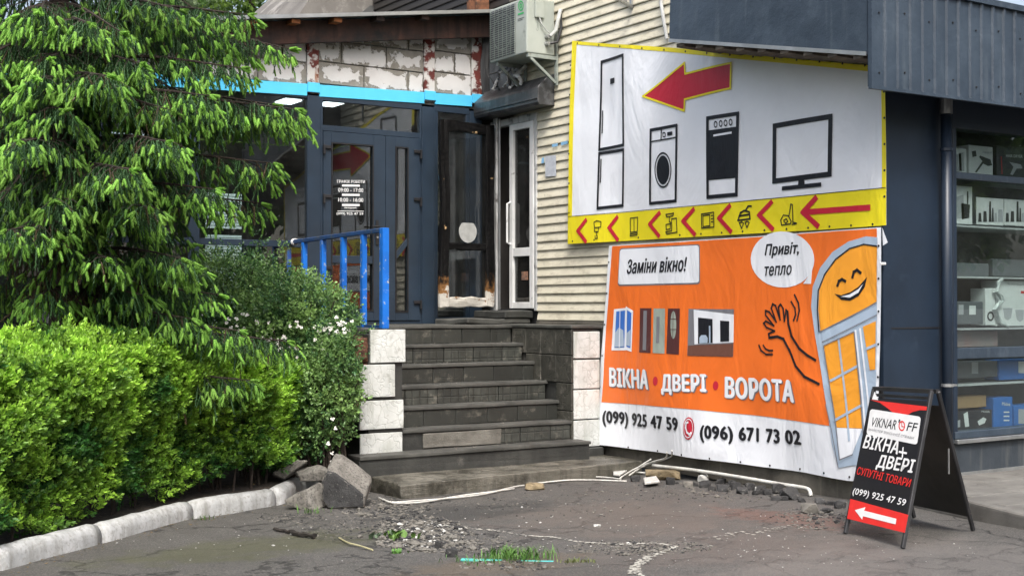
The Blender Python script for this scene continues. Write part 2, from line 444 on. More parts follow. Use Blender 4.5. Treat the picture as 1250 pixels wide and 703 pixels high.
# ================================================================ STAIRCASE
stair_m = M('damp_dark_concrete', rgb('40413e'), rgb('2a2b29'), scale=3.5, rough=.6, bump=.6, bscale=40, bd=.008,
            spot=rgb('6d6b66'), sscale=4.5, sth=(.6, .74), streak=rgb('2a2b2a'), stth=(.45, .75))
tread_m = M('worn_tread', rgb('555551'), rgb('3a3b38'), scale=3.5, rough=.6, bump=.6, bscale=50, bd=.006, spot=rgb('3a3935'), sscale=5, sth=(.55, .7))
slab_m = M('mossy_slab', rgb('76736a'), rgb('514f46'), scale=2.0, rough=.5, bump=.9, bscale=35, bd=.012, spot=rgb('35332b'), sscale=3.2, sth=(.47, .62), streak=rgb('2e2d29'), stth=(.5, .75), rv=.18)
def tile_mat(name, c1, c2, grid, rand, spot, streak=None, bumpk=.6):
    m, nt, b, pos = base_mat(name)
    tc = nt.nodes.new('ShaderNodeTexCoord').outputs['Object']
    oi = nt.nodes.new('ShaderNodeObjectInfo')
    ad = nt.nodes.new('ShaderNodeVectorMath'); ad.operation = 'ADD'; nt.links.new(tc, ad.inputs[0]); nt.links.new(oi.outputs['Location'], ad.inputs[1])
    col = mixc(nt, ramp(nt, nz(nt, pos, 6), .35, .65), c1, c2)
    vo = nt.nodes.new('ShaderNodeTexVoronoi')
    if grid: vo.distance = 'CHEBYCHEV'; vo.inputs['Randomness'].default_value = .0; vo.inputs['Scale'].default_value = 11
    else: vo.feature = 'DISTANCE_TO_EDGE'; vo.inputs['Scale'].default_value = 8
    wv = nt.nodes.new('ShaderNodeVectorMath'); wv.operation = 'ADD'; nt.links.new(pos, wv.inputs[0])
    nn = nt.nodes.new('ShaderNodeTexNoise'); nn.inputs['Scale'].default_value = 6; nt.links.new(pos, nn.inputs['Vector'])
    sc_ = nt.nodes.new('ShaderNodeVectorMath'); sc_.operation = 'SCALE'; sc_.inputs[3].default_value = .0 if grid else .28
    nt.links.new(nn.outputs['Color'], sc_.inputs[0]); nt.links.new(sc_.outputs[0], wv.inputs[1]); nt.links.new(wv.outputs[0], vo.inputs['Vector'])
    if grid: hgt = ramp(nt, vo.outputs['Distance'], .40, .5, (1, 1, 1, 1), (0, 0, 0, 1))
    else: hgt = ramp(nt, vo.outputs['Distance'], .0, .045)
    col = mixc(nt, hgt, tuple(x*(.72 if grid else .90) for x in c2), col)
    col = mixc(nt, ramp(nt, nz(nt, pos, 9, 8, .7), .56, .68), col, spot)
    if streak: col = mixc(nt, ramp(nt, nz(nt, pos, 5, 6, .6, (2.2, 2.2, .25)), .52, .78), col, streak)
    hs = nt.nodes.new('ShaderNodeHueSaturation'); v = math_(nt, 'MULTIPLY_ADD', oi.outputs['Random'], rand*2); nt.nodes[-1].inputs[2].default_value = 1-rand
    nt.links.new(v, hs.inputs['Value']); nt.links.new(col, hs.inputs['Color']); nt.links.new(hs.outputs[0], b.inputs['Base Color'])
    b.inputs['Roughness'].default_value = .6
    n2 = bumpn(nt, nz(nt, pos, 60, 8, .7), .35, .004)
    nt.links.new(bumpn(nt, hgt, bumpk, .006, n2), b.inputs['Normal'])
    return m
dark_tile = tile_mat('dark_riser_tile', rgb('42443f'), rgb('2e302c'), True, .28, rgb('5f5d55'), rgb('262722'))
cheek_tile = tile_mat('brown_relief_tile', rgb('4a4942'), rgb('32322c'), False, .22, rgb('6f6b64'), rgb('2c2b27'))
white_tile = tile_mat('white_relief_tile', (.62, .64, .62), (.5, .52, .5), False, .06, (.36, .37, .34), (.34, .36, .31), .45)
brick_m = M('crumbling_brick', rgb('6b4632'), rgb('4a3025'), scale=8, rough=.9, bump=1, bscale=35, bd=.02, spot=rgb('2c2420'), sscale=7, rand=.25)
st = thing('staircase', 'dark tiled outdoor staircase of seven steps rising from the mossy slab to the landing', 'staircase', (6.3, 9.5, 0))
XL, XR = 5.87, 7.87
RS = .198; stepY = [10.68+.228*k for k in range(7)]; stepZ = [.217+RS*k for k in range(7)]
for k in range(7):
    y0 = stepY[k]; z1 = stepZ[k]; z0 = z1-RS
    xl = 5.30 if k == 0 else XL
    xr = 7.95 if k == 0 else XR
    yb = stepY[k+1]+.02 if k < 6 else YF-.005
    tp = .035
    obj('tread', MB().box(xl, xr+.005*(k+1), y0-.012, yb, z1-tp, z1).mesh(bevel=.008, seg=2, sub=3, jit=.006, jscale=5, seed=k), tread_m, st)
    obj('riser', MB().box(xl+.002, xr-.002, y0+.02, y0+.2, z0-.02, z1-tp-.003).mesh(), stair_m, st)
    if k > 0:
        x = xl+.003; i = 0; wid = .372
        x -= random.uniform(0, .15)
        while x < xr-.01:
            x2 = min(x+wid, xr-.004); xa = max(x, xl+.003)
            if x2-xa > .03 and not (k == 1 and i < 3):
                o = MB().box(xa+.004, x2-.004, y0+random.uniform(0, .004), y0+.018, z0+.002, z1-tp-.005).mesh(bevel=.004)
                obj('riser_tile', o, dark_tile, st)
            x = x2+.001; i += 1
            if x2 >= xr-.006: break
    else:
        obj('riser_face', MB().box(xl-.002, xr-.003, y0+.004, y0+.0195, z0+.005, z1-tp-.004).mesh(bevel=.003, sub=3, jit=.008, jscale=6), stair_m, st)
obj('patch', MB().box(6.1, 7.0, stepY[1]-.004, stepY[1]+.018, stepZ[0]+.008, stepZ[1]-.045).mesh(bevel=.006, sub=3, jit=.01, jscale=7), 
    M('cement_patch', rgb('77756e'), rgb('5a5852'), scale=5, rough=.8, bump=.6), st, label='rough pale cement patch on the second riser')
# bottom slab
c0 = P(458, 582, Z=.03); c1 = P(490, 592, Z=.03); c2 = P(785, 562, Z=.03)
obj('base_slab', MB().prism([(c1.x, c1.y, -.15), (c2.x, c2.y, -.15), (XW-.04, 10.95, -.15), (c0.x, 10.95, -.15), (c0.x, c0.y, -.15)], (0, 0, .18)).mesh(bevel=.008, seg=1, sub=8, jit=.012, jscale=9), slab_m, st)
# landing core
obj('landing_core', MB().box(5.47, XW, 12.1, YF, -.05, 1.36), stair_m, st)
obj('landing_edge', MB().box(5.38, XL+.03, 11.3, YF-.01, 1.352, 1.403).mesh(bevel=.01, sub=3, jit=.015), tread_m, st)
# left cheek pier with white tiles
yc = 10.87
obj('left_pier_core', MB().box(5.5, XL-.01, yc+.03, 12.15, -.05, 1.34).mesh(), stair_m, st)
def quadtile(px0, px1, y0, y1, Y, mat, name='facing_tile', th=.026, off=0):
    a = P(px0, y1, Y=Y); b = P(px1, y0, Y=Y)
    o = MB().box(0, b.x-a.x, 0, th, 0, b.z-a.z).mesh(bevel=.005, seg=2, sub=2, jit=.003, seed=px0)
    return obj(name, o, mat, st, loc=(a.x, Y+random.uniform(-.004, .004)+off, a.z))
quadtile(452.5, 495, 402, 443, yc, white_tile)
quadtile(440, 482, 444.5, 485.5, yc, white_tile)
quadtile(439.5, 492.5, 487.5, 525, yc, white_tile)
quadtile(440, 491, 527, 556, yc, white_tile, label_ := 'facing_tile')
for i in range(6):   # exposed crumbling brick courses on the left flank
    for j in range(9):
        if random.random() < .12: continue
        z = .62+i*.12+(.0); y = yc+.02+j*.26+(i % 2)*.13
        obj('brick', MB().box(0, .12, 0, .245, 0, .105).mesh(bevel=.012, sub=1, jit=.02, jscale=9, seed=i*9+j), brick_m, st, loc=(5.41-random.uniform(-.02, .05), y, z))
for i in range(5):
    obj('brick', MB().box(0, .25, 0, .1, 0, .105).mesh(bevel=.012, sub=1, jit=.02, jscale=9, seed=80+i), brick_m, st, loc=(5.38+random.uniform(-.02, .03), yc+.05, .72+i*.12))
# right cheek block: inner flank of relief tiles, white front tiles
yc2 = P(698, 470, X=XR)[1]
obj('right_pier_core', MB().box(XR+.03, XW-.075, yc2+.03, 12.15, -.05, 1.37).mesh(), stair_m, st)
obj('pier_cap', MB().box(XR-.01, XW-.072, yc2-.005, 12.3, 1.373, 1.409).mesh(bevel=.008, sub=3, jit=.01), tread_m, st)
yb = yc2
while yb < 12.0:
    for k in range(4):
        z0_ = .22+k*.292
        if z0_+.28 > 1.375: z1_ = 1.368
        else: z1_ = z0_+.284
        zfloor = .02+sum(RS for y in stepY if y < yb+.2)
        if z1_ < zfloor+.01: continue
        obj('flank_tile', MB().box(0, .026, 0, .284, 0, z1_-z0_).mesh(bevel=.005, sub=1, jit=.003), cheek_tile, st, loc=(XR+random.uniform(-.002, .003), yb+.002, z0_))
    yb += .29
def fronttile(i, j, z0, z1):
    x0 = XR+.03+i*.33; x1 = min(x0+.34, XW-.08)
    obj('facing_tile', MB().box(0, x1-x0, 0, .026, 0, z1-z0).mesh(bevel=.005, sub=2, jit=.003), white_tile, st, loc=(x0, yc2+random.uniform(0, .004), z0))
for i in range(1):
    zz = [P(716, y, Y=yc2).z for y in (545, 512.5, 511, 475.5, 474, 439, 437, 404.5)]
    for j in range(4): fronttile(i, j, zz[2*j], zz[2*j+1]-.002)
obj('pier_base', MB().box(XR+.08, XW-.09, yc2-.03, yc2+.02, -.05, zz[0]-.01).mesh(bevel=.01), stair_m, st)
# threshold slabs before the burnt doorway
th1 = thing('threshold_step', 'low broken concrete step slabs on the landing before the burnt doorway', 'step', (8.0, 12.6, 1.405))
a = P(545, 396, Z=1.41); 
obj('lower_slab', MB().box(7.45, XW-.04, 12.32, 13.05, 1.407, 1.47).mesh(bevel=.012, sub=3, jit=.02), tread_m, th1)
obj('upper_slab', MB().box(7.95, XW-.012, 12.3, 13.0, 1.472, 1.56).mesh(bevel=.012, sub=3, jit=.02), stair_m, th1)

# ================================================================ SIDED BUILDING
def siding_mat():
    m, nt, b, pos = base_mat('cream_siding')
    col = mixc(nt, ramp(nt, nz(nt, pos, 2.5), .35, .65), (.69, .65, .52), (.60, .565, .44))
    col = mixc(nt, math_(nt, 'MULTIPLY', ramp(nt, nz(nt, pos, 6, 8, .7, (1, .7, 2.5)), .5, .72), .6), col, (.24, .21, .15))
    col = mixc(nt, ramp(nt, nz(nt, pos, 14, 8, .75, (1, 2.6, .5)), .62, .7), col, (.16, .14, .1))
    # soot round the burnt doorway
    sp = nt.nodes.new('ShaderNodeSeparateXYZ'); nt.links.new(pos, sp.inputs[0])
    f = math_(nt, 'ADD', math_(nt, 'MULTIPLY', math_(nt, 'SUBTRACT', sp.outputs[1], 12.35), 1.6), math_(nt, 'SUBTRACT', nz(nt, pos, 3, 6), .5))
    col = mixc(nt, ramp(nt, f, .1, .7), col, (.02, .018, .016))
    nt.links.new(col, b.inputs['Base Color']); b.inputs['Roughness'].default_value = .62
    nt.links.new(bumpn(nt, nz(nt, pos, 30, 6, .6, (1, .3, 1)), .25, .006), b.inputs['Normal']); return m
sid_m = siding_mat()
sb = thing('sided_building', 'building side clad in dirty cream horizontal siding planks, with a burnt doorway', 'building', (XW+1, 10, 0))
DY0, DY1 = 12.235, 13.25      # doorway along the wall
obj('wall_core', MB().box(XW+.02, XW+.25, YS+.03, DY0, 0, 7.2), M('sheathing', (.08, .07, .06)), sb)
obj('wall_core', MB().box(XW+.02, XW+.25, DY0, 16.5, 3.86, 7.2), M('sheathing2', (.06, .055, .05)), sb)
obj('wall_core', MB().box(XW+.02, XW+.25, DY1, 16.5, 0, 3.86), M('sheathing3', (.06, .055, .05)), sb)
def plank_mesh(L):
    pr = [(-.022, .003), (-.024, .012), (-.006, .098), (.018, .101), (.018, .003)]
    return MB().prism([(x, 0, z) for x, z in pr], (0, L, 0)).mesh('siding_plank')
pm1 = plank_mesh(DY0-YS-.03); pm2 = plank_mesh(16.4-YS-.03)
z = 1.45; i = 0
while z < 7.0:
    me = pm1 if z < 3.85 else pm2
    o = obj('siding_plank', me, sid_m, sb, loc=(XW, YS+.02, z+random.uniform(-.0015, .0015)))
    z += .1; i += 1
plinth_m = M('grey_plinth', rgb('6b675e'), rgb('4e4b44'), scale=2, rough=.85, bump=.5, bscale=30, spot=rgb('3c3a35'), sscale=3, sth=(.5, .7), streak=rgb('8a8578'), stth=(.6, .8))
obj('plinth', MB().box(XW-.03, XW+.015, YS+.04, DY0, -.05, 1.44).mesh(bevel=.006), plinth_m, sb)
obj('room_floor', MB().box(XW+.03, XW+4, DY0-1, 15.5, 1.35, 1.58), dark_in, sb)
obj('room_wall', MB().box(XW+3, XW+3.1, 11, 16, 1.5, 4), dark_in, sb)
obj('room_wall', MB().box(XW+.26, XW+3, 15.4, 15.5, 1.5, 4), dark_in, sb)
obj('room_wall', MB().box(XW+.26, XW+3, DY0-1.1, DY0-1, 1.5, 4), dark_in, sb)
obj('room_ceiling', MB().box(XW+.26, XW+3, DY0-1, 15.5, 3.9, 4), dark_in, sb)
# door frame
def frame_rect(x, y0, y1, z0, z1, w, t, mb=None):
    mb = mb or MB()
    mb.box(x-t/2, x+t/2, y0, y0+w, z0, z1); mb.box(x-t/2, x+t/2, y1-w, y1, z0, z1)
    mb.box(x-t/2+.001, x+t/2-.001, y0+w, y1-w, z1-w, z1); mb.box(x-t/2+.001, x+t/2-.001, y0+w, y1-w, z0, z0+w); return mb
sooty_white = M('sooty_white_plastic', (.58, .59, .58), (.36, .37, .37), scale=3, rough=.45, spot=(.06, .055, .05), sscale=5, sth=(.55, .68), streak=(.15, .14, .13), stth=(.55, .75))
fr = MB().box(XW-.03, XW+.06, DY1-.10, DY1-.02, 1.56, 3.86).box(XW-.03, XW+.06, DY0-.005, DY0+.045, 1.56, 3.86)
fr.box(XW-.029, XW+.059, DY0+.046, DY1-.11, 3.78, 3.86)
obj('door_frame', fr.mesh(bevel=.004), sooty_white, sb)
glass_cache = {}
def glass(name='pane_glass', tint=(.9, .94, .93), rough=0.0, ior=1.5, boost=1.0, dirt=.04):
    m = bpy.data.materials.new(name); m.use_nodes = True; nt = m.node_tree; nt.nodes.clear()
    out = nt.nodes.new('ShaderNodeOutputMaterial'); tr = nt.nodes.new('ShaderNodeBsdfTransparent'); tr.inputs[0].default_value = (*tint, 1)
    gl = nt.nodes.new('ShaderNodeBsdfGlossy'); gl.inputs['Roughness'].default_value = rough
    fr_ = nt.nodes.new('ShaderNodeFresnel'); geo = nt.nodes.new('ShaderNodeNewGeometry')
    io = math_(nt, 'MULTIPLY_ADD', geo.outputs['Backfacing'], 1/ior-ior); nt.nodes[-1].inputs[2].default_value = ior; nt.links.new(io, fr_.inputs[0])
    nt.links.new(bumpn(nt, nz(nt, geo.outputs['Position'], 1.2, 2, .4), .06, .02), gl.inputs['Normal'])
    mx = nt.nodes.new('ShaderNodeMixShader')
    f = math_(nt, 'MULTIPLY', fr_.outputs[0], boost, True)
    nt.links.new(f, mx.inputs[0]); nt.links.new(tr.outputs[0], mx.inputs[1]); nt.links.new(gl.outputs[0], mx.inputs[2])
    df = nt.nodes.new('ShaderNodeBsdfDiffuse'); df.inputs[0].default_value = (.3, .3, .29, 1)
    m2 = nt.nodes.new('ShaderNodeMixShader'); dm = math_(nt, 'MULTIPLY', ramp(nt, nz(nt, geo.outputs['Position'], 3, 8, .7), .3, .9), dirt)
    nt.links.new(dm, m2.inputs[0]); nt.links.new(mx.outputs[0], m2.inputs[1]); nt.links.new(df.outputs[0], m2.inputs[2])
    nt.links.new(m2.outputs[0], out.inputs[0]); return m
pane = glass(boost=1.8, ior=1.6); shop_pane = glass('shop_glass', (.9, .95, .94), boost=1.5, dirt=.05)
# white leaf, standing a touch ajar
wd = obj('white_door', frame_rect(XW-.01, DY0+.05, 12.79, 1.585, 3.775, .075, .06).box(XW-.038, XW+.018, DY0+.126, 12.714, 2.20, 2.30).mesh(bevel=.004), white_pl, sb)
obj('glass', MB().box(XW-.005, XW+.001, DY0+.12, 12.72, 1.65, 2.205).box(XW-.005, XW+.001, DY0+.12, 12.72, 2.295, 3.71), glass('smoked_glass', (.35, .36, .36), boost=1.2, dirt=.1), wd)
obj('pull_handle', MB().tube([(XW-.04, 12.765, 2.35), (XW-.085, 12.765, 2.37), (XW-.085, 12.765, 2.83), (XW-.04, 12.765, 2.85)], .014, 8), white_pl, wd)
obj('letter_notice', MB().box(XW-.012, XW-.008, DY0+.2, DY0+.33, 1.92, 2.02), M('torn_sticker', (.4, .2, .12), (.1, .08, .07), scale=30), wd)
# burnt open leaf
def burnt_mat():
    m, nt, b, pos = base_mat('burnt_plastic')
    sp = nt.nodes.new('ShaderNodeSeparateXYZ'); nt.links.new(pos, sp.inputs[0])
    n1 = nz(nt, pos, 7, 8, .7)
    f = math_(nt, 'ADD', math_(nt, 'MULTIPLY', math_(nt, 'SUBTRACT', sp.outputs[2], 1.74), 2.6), math_(nt, 'MULTIPLY', math_(nt, 'SUBTRACT', n1, .5), 2.2))
    char = mixc(nt, ramp(nt, nz(nt, pos, 30, 6), .4, .7), (.002, .002, .0025), (.009, .0085, .008))
    col = mixc(nt, ramp(nt, f, -.25, .05), (.52, .5, .45), (.22, .11, .04))
    col = mixc(nt, ramp(nt, f, .15, .5), col, char)
    col = mixc(nt, ramp(nt, nz(nt, pos, 4.1, 6, .6), .66, .69), col, (.55, .38, .2))
    nt.links.new(col, b.inputs['Base Color']); b.inputs['Roughness'].default_value = .5; b.inputs['Specular IOR Level'].default_value = .15
    nt.links.new(bumpn(nt, nz(nt, pos, 22, 8, .7), .8, .02), b.inputs['Normal']); return m
burnt = burnt_mat()
hp = P(600, 300, X=XW-.10); hp.z = 0; ep = P(535, 373, Y=hp.y-.10); ep = Vector((ep.x, hp.y-.10, 0))
du = (ep-hp).normalized(); Lw = (ep-hp).length; dn = Vector((du.y, -du.x, 0)); 
if dn.y > 0: dn = -dn
def leafbox(mb, a0, a1, z0, z1, t0=0, t1=.06):
    q = [hp+du*a0+dn*t0, hp+du*a1+dn*t0, hp+du*a1+dn*t1, hp+du*a0+dn*t1]
    return mb.hexa([(p.x, p.y, z0) for p in q], [(p.x, p.y, z1) for p in q])
zb, zt = 1.60, 3.80
mb = MB(); fwid = .12
leafbox(mb, 0, fwid, zb, zt); leafbox(mb, Lw-fwid, Lw, zb, zt)
for z0_, z1_ in ((zb, zb+.12), (2.28, 2.36), (zt-.13, zt)): leafbox(mb, fwid, Lw-fwid, z0_, z1_, .002, .058)
bd = obj('burnt_door', mb.mesh(bevel=.012, seg=2, sub=4, jit=.022, jscale=8), burnt, sb, label='charred open door leaf with a scorched white foot')
mb = MB(); leafbox(mb, fwid-.01, Lw-fwid+.01, zb+.1, 2.3, .025, .032); leafbox(mb, fwid-.01, Lw-fwid+.01, 2.35, zt-.12, .025, .032)
obj('glass', mb, glass('sooty_glass', (.8, .83, .84), boost=1.3, dirt=.05), bd)
cc = hp+du*(Lw*.5)+dn*.045
pts = [cc+du*(.135*math.cos(t)*(1 if math.sin(t) < .3 else .95))+Vector((0, 0, .135*min(math.sin(t), .75))) for t in np.linspace(0, 2*math.pi, 24, endpoint=False)]
obj('plate', MB().prism([(p.x, p.y, 2.5+p.z) for p in pts], dn*.004), M('grey_plate', (.42, .43, .42), (.3, .31, .3), scale=12, rough=.6), bd, label='round grey patch on the glass')
# strip frames beyond the leaf
jy = P(605, 300, X=XW-.04).y
obj('jamb', MB().box(XW-.06, XW-.032, jy-.05, jy+.035, 1.56, 3.9).mesh(bevel=.006), sooty_white, sb)
obj('jamb', MB().box(XW-.045, XW-.031, jy-.10, jy-.055, 1.57, 3.88).mesh(bevel=.004), steel, sb)
# roller shutter box over the door
soot_metal = M('sooty_metal', (.06, .062, .065), (.02, .02, .022), scale=3, rough=.35, bump=.25, bscale=6, bd=.03, spot=(.16, .17, .18), sscale=3, sth=(.55, .7), streak=(.1, .1, .1))
a = P(569, 140, X=XW-.24); b_ = P(657, 120, X=XW-.24)
pr = [(XW-.02, .33), (XW-.10, .31), (XW-.24, .175), (XW-.25, .15), (XW-.25, .0), (XW-.23, -.03), (XW-.02, -.03)]
zl = 3.92
obj('shutter_box', MB().prism([(x, min(a.y, YF-.02)-.01, zl+z) for x, z in pr], (0, b_.y-min(a.y, YF-.02), 0)).mesh(bevel=.004, sub=3, jit=.01, jscale=4), soot_metal, sb, label='soot blackened roller shutter box over the doorway')
obj('shutter_rail', MB().box(XW-.262, XW-.248, b_.y, YF-.05, zl+.035, zl+.05), soot_metal, sb)
# burnt sheet and hanging debris between shutter box and air conditioner
obj('scorched_sheet', MB().prism([(XW-.04, YF-.08, 4.12), (XW-.04, 12.6, 4.12), (XW-.04, 12.7, 4.6), (XW-.04, YF-.06, 4.95)], (-.008, 0, 0)).mesh(sub=3, jit=.03, jscale=4),
    M('scorched_zinc', (.16, .18, .2), (.04, .045, .05), scale=3, rough=.4, metal=.3, bump=.4, bscale=8, bd=.03, spot=(.4, .42, .42), sscale=4, sth=(.6, .72)), sb)
obj('torn_flashing', MB().prism([(XW-.13, YF-.03, 4.15), (XW-.02, YF-.03, 4.12), (XW-.02, YF-.03, 5.1), (XW-.12, YF-.03, 5.0), (XW-.16, YF-.03, 4.6)], (0, -.01, 0)).mesh(sub=3, jit=.03), soot_metal, sb)
obj('brick_corner', MB().box(XW-.22, XW-.03, YF-.02, YF+.2, 4.95, 5.7).mesh(bevel=.01, sub=3, jit=.03), M('sooty_brick', rgb('8a5a3e'), rgb('4a3426'), scale=7, rough=.9, bump=.8, spot=(.02, .02, .02), sscale=4), sb)
for k in range(9):
    p0 = Vector((XW-.12-random.random()*.08, 12.35+random.random()*.5, 4.16))
    pts = [p0+Vector((random.uniform(-.1, .1), random.uniform(-.1, .15), .06*j+random.uniform(0, .04))) for j in range(5)]
    obj('melted_scrap', MB().tube(pts, random.uniform(.008, .022), 5).mesh(sub=1, jit=.03, jscale=12, seed=k), sooty_white if k % 3 else soot_metal, sb)
# notices, tape remains
note = P(672, 203, X=XW-.03)
pn = Panel((XW-.03, YS, 0), (0, -1, 0), (0, 0, 1))
solo('paper_notice', pn.poly([(665.5, 191), (679, 189.5), (679.5, 215), (666, 216)], .004), M('faded_paper', (.55, .58, .62), (.42, .45, .5), scale=20), 'pale grey paper notice stuck on the cream siding beside the doorway', 'notice')
tape = flat('blue_tape', (.25, .5, .75))
for q in ([(674, 176.5), (681, 175), (681, 178.5), (674, 180)], [(685, 174), (693, 172), (693.5, 175.5), (685, 178)], [(661.5, 193), (664.5, 192), (664.5, 199), (661, 200)]):
    obj('tape_remains', pn.poly(q, .003), tape, sb)
pipe_m = M('white_pipe', (.6, .62, .62), (.45, .46, .46), rough=.4)
# wall cable and lamp bracket near the top
solo('wall_cable', MB().tube([P(807, -30, X=XW-.06), P(807, 5, X=XW-.06), P(811, 30, X=XW-.05), P(814, 48, X=XW-.04)], .018, 8), pipe_m, 'pale cable hanging down the siding beside the dark rake panel', 'cable')
solo('wall_bracket', MB().beam(P(752, -6, X=XW-.03), P(771, 9, X=XW-.03), .03, .03, (1, 0, 0)).beam(P(771, 9, X=XW-.03), P(771, -12, X=XW-.03), .03, .03, (1, 0, 0)).beam(P(771, 9, X=XW-.03), P(748, -6, X=XW-.4), .03, .03), steel,
     'small grey metal bracket on the siding above the appliance banner', 'bracket')

# ================================================================ AIR CONDITIONER
ac = thing('air_conditioner', 'grey green outdoor air conditioner unit on wall brackets above the burnt doorway', 'air conditioner', (8, 12.3, 4.4))
ac_m = M('ac_casing', rgb('aab0a8'), rgb('979e96'), scale=2, rough=.45, spot=rgb('7a8279'), sscale=7, sth=(.6, .75))
XF = XW-.46                                     # front face plane
q0 = P(598, 70, X=XF); q1 = P(643, 60, X=XF)    # far and near ends of the front
yA, yB = q0.y, q1.y
zA = P(643, 64, X=XF).z; zB = zA+.62
obj('casing', MB().box(XF, XF+.38, yB, yA, zA, zB).mesh(bevel=.018, seg=3), ac_m, ac)
gy0, gy1 = P(629.5, 40, X=XF).y, yA-.02
obj('grille_recess', MB().box(XF-.004, XF+.002, gy0, gy1, zA+.03, zB-.03), M('grille_dark', (.12, .13, .14), (.05, .05, .06)), ac)
gm = M('grille_wire', rgb('8d968f'), rgb('7a827c'), rough=.4)
mbv = MB()
for k in range(22): obj('grille_slat', MB().box(XF-.018, XF-.012, gy0+.005, gy1-.005, zA+.04+k*.025, zA+.047+k*.025), gm, ac)
for k in range(7): obj('grille_rib', MB().box(XF-.012, XF-.005, gy0+k*(gy1-gy0-.01)/6, gy0+.008+k*(gy1-gy0-.01)/6, zA+.03, zB-.03), gm, ac)
fan = MB().tube([(XF-.0045, (gy0+gy1)/2+.2*math.cos(t), (zA+zB)/2+.2*math.sin(t)) for t in np.linspace(0, 2*math.pi, 30)], .006, 5)
obj('fan_ring', fan, gm, ac)
pa = Panel((XF, yA, zA), (0, -1, 0), (0, 0, 1)); gg = flat('logo_green', (.05, .4, .12))
obj('logo', pa.ellipse(636, 7.5, 3.3, 6.5, .003, inner=.72), gg, ac); obj('logo_leaf', pa.ellipse(636, 7.5, 1.5, 3.2, .003, inner=.4), gg, ac)
obj('logo_caption', pa.ribbon([[(633, 18), (639, 16)]], .02, .003), gg, ac); obj('logo_stripe', pa.ribbon([[(632.5, 24), (640, 21.5)], [(632.5, 26), (638, 24)]], .006, .003), black_m, ac)
obj('valve_cover', MB().box(XF+.1, XF+.22, yB-.03, yB, zA+.40, zB+.02).mesh(bevel=.01, seg=2), ac_m, ac)
pa2 = Panel((XF, yB, zA), (1, 0, 0), (0, 0, 1))
obj('casing_lettering', pa2.text('Comfort', (657, 38), (657.5, 22), 2.6, .002, top=(654.5, 38)), M('grey_print', rgb('77807a')), ac)
for zz_ in (.12, .2):
    obj('valve', MB().tube([(XF+.26, yB, zA+zz_), (XF+.26, yB-.06, zA+zz_)], .022, 10).tube([(XF+.26, yB-.04, zA+zz_), (XF+.30, yB-.05, zA+zz_)], .014, 8), steel, ac)
ins = M('pipe_insulation', (.5, .52, .5), (.35, .36, .35), rough=.7)
obj('pipe', MB().tube([(XF+.28, yB-.06, zA+.2), (XF+.33, yB-.09, zA+.26), (XF+.36, yB-.1, zA+.4), (XF+.40, yB-.08, zA+.5), (XW+.01, yB-.02, zA+.52)], .022, 8), ins, ac)
obj('pipe', MB().tube([(XF+.28, yB-.05, zA+.12), (XF+.36, yB-.08, zA+.14), (XF+.41, yB-.09, zA+.3), (XF+.42, yB-.06, zA+.45), (XW+.01, yB, zA+.48)], .016, 8), black_m, ac)
obj('power_cable', MB().tube([(XF+.16, yB-.02, zA+.4), (XF+.18, yB-.03, zA+.33), (XF+.26, yB-.04, zA+.25), (XF+.33, yB-.03, zA+.22)], .008, 6), ins, ac)
brm = M('bracket_steel', rgb('9aa29b'), rgb('6c736e'), rough=.5, spot=rgb('5a4632'), sscale=9, sth=(.6, .7))
for yy_ in (yB+.02, yA-.12):
    b3 = MB().box(XW-.055, XW-.03, yy_-.02, yy_+.02, zA-.33, zA+.32).box(XF+.02, XW-.056, yy_-.018, yy_+.018, zA-.045, zA-.004)
    b3.beam((XF+.06, yy_, zA-.05), (XW-.06, yy_, zA-.30), .03, .03)
    obj('bracket', b3, brm, ac)

# ================================================================ GLAZED FACADE BUILDING (white blocks over blue-grey frames)
fb = thing('glazed_office', 'low office with unrendered white block wall over dark grey framed glazing', 'building', (5, YF, 0))
def fx(px, py=200): return P(px, py, Y=YF).x
def roofz(x): return 4.69+(x-4.966)*.146          # underside of the roof sheet
def block_mat():
    m, nt, b, pos = base_mat('aerated_block')
    tc = nt.nodes.new('ShaderNodeTexCoord').outputs['Generated']; sp = nt.nodes.new('ShaderNodeSeparateXYZ'); nt.links.new(tc, sp.inputs[0])
    oi = nt.nodes.new('ShaderNodeObjectInfo')
    def e(o, k):
        a_ = math_(nt, 'ABSOLUTE', math_(nt, 'SUBTRACT', o, .5)); return math_(nt, 'MULTIPLY', math_(nt, 'SUBTRACT', .5, a_), k)
    ed = math_(nt, 'MINIMUM', e(sp.outputs[0], 3.2), e(sp.outputs[2], 1.25))
    ad = nt.nodes.new('ShaderNodeVectorMath'); ad.operation = 'ADD'; nt.links.new(pos, ad.inputs[0]); nt.links.new(oi.outputs['Random'], ad.inputs[1])
    n_ = math_(nt, 'MULTIPLY', math_(nt, 'SUBTRACT', nz(nt, ad.outputs[0], 7, 8, .68), .5), 2.1)
    thr = math_(nt, 'MULTIPLY', oi.outputs['Random'], .22)
    f = ramp(nt, math_(nt, 'SUBTRACT', math_(nt, 'ADD', ed, n_), thr), .09, .13)
    grey = mixc(nt, ramp(nt, nz(nt, pos, 12), .35, .7), rgb('8d8a82'), rgb('77736b'))
    paint = mixc(nt, ramp(nt, nz(nt, pos, 3), .3, .7), (.62, .62, .61), (.52, .51, .50))
    col = mixc(nt, f, grey, paint)
    nt.links.new(col, b.inputs['Base Color']); b.inputs['Roughness'].default_value = .85
    n2 = bumpn(nt, nz(nt, pos, 45, 8, .7), .4, .006)
    nt.links.new(bumpn(nt, f, .8, .006, n2), b.inputs['Normal']); return m
blk = block_mat()
mortar = M('mortar', rgb('9a968e'), rgb('7d7971'), scale=8, rough=.9, bump=.6, bscale=30, spot=(.55, .55, .54), sscale=9, sth=(.5, .6))
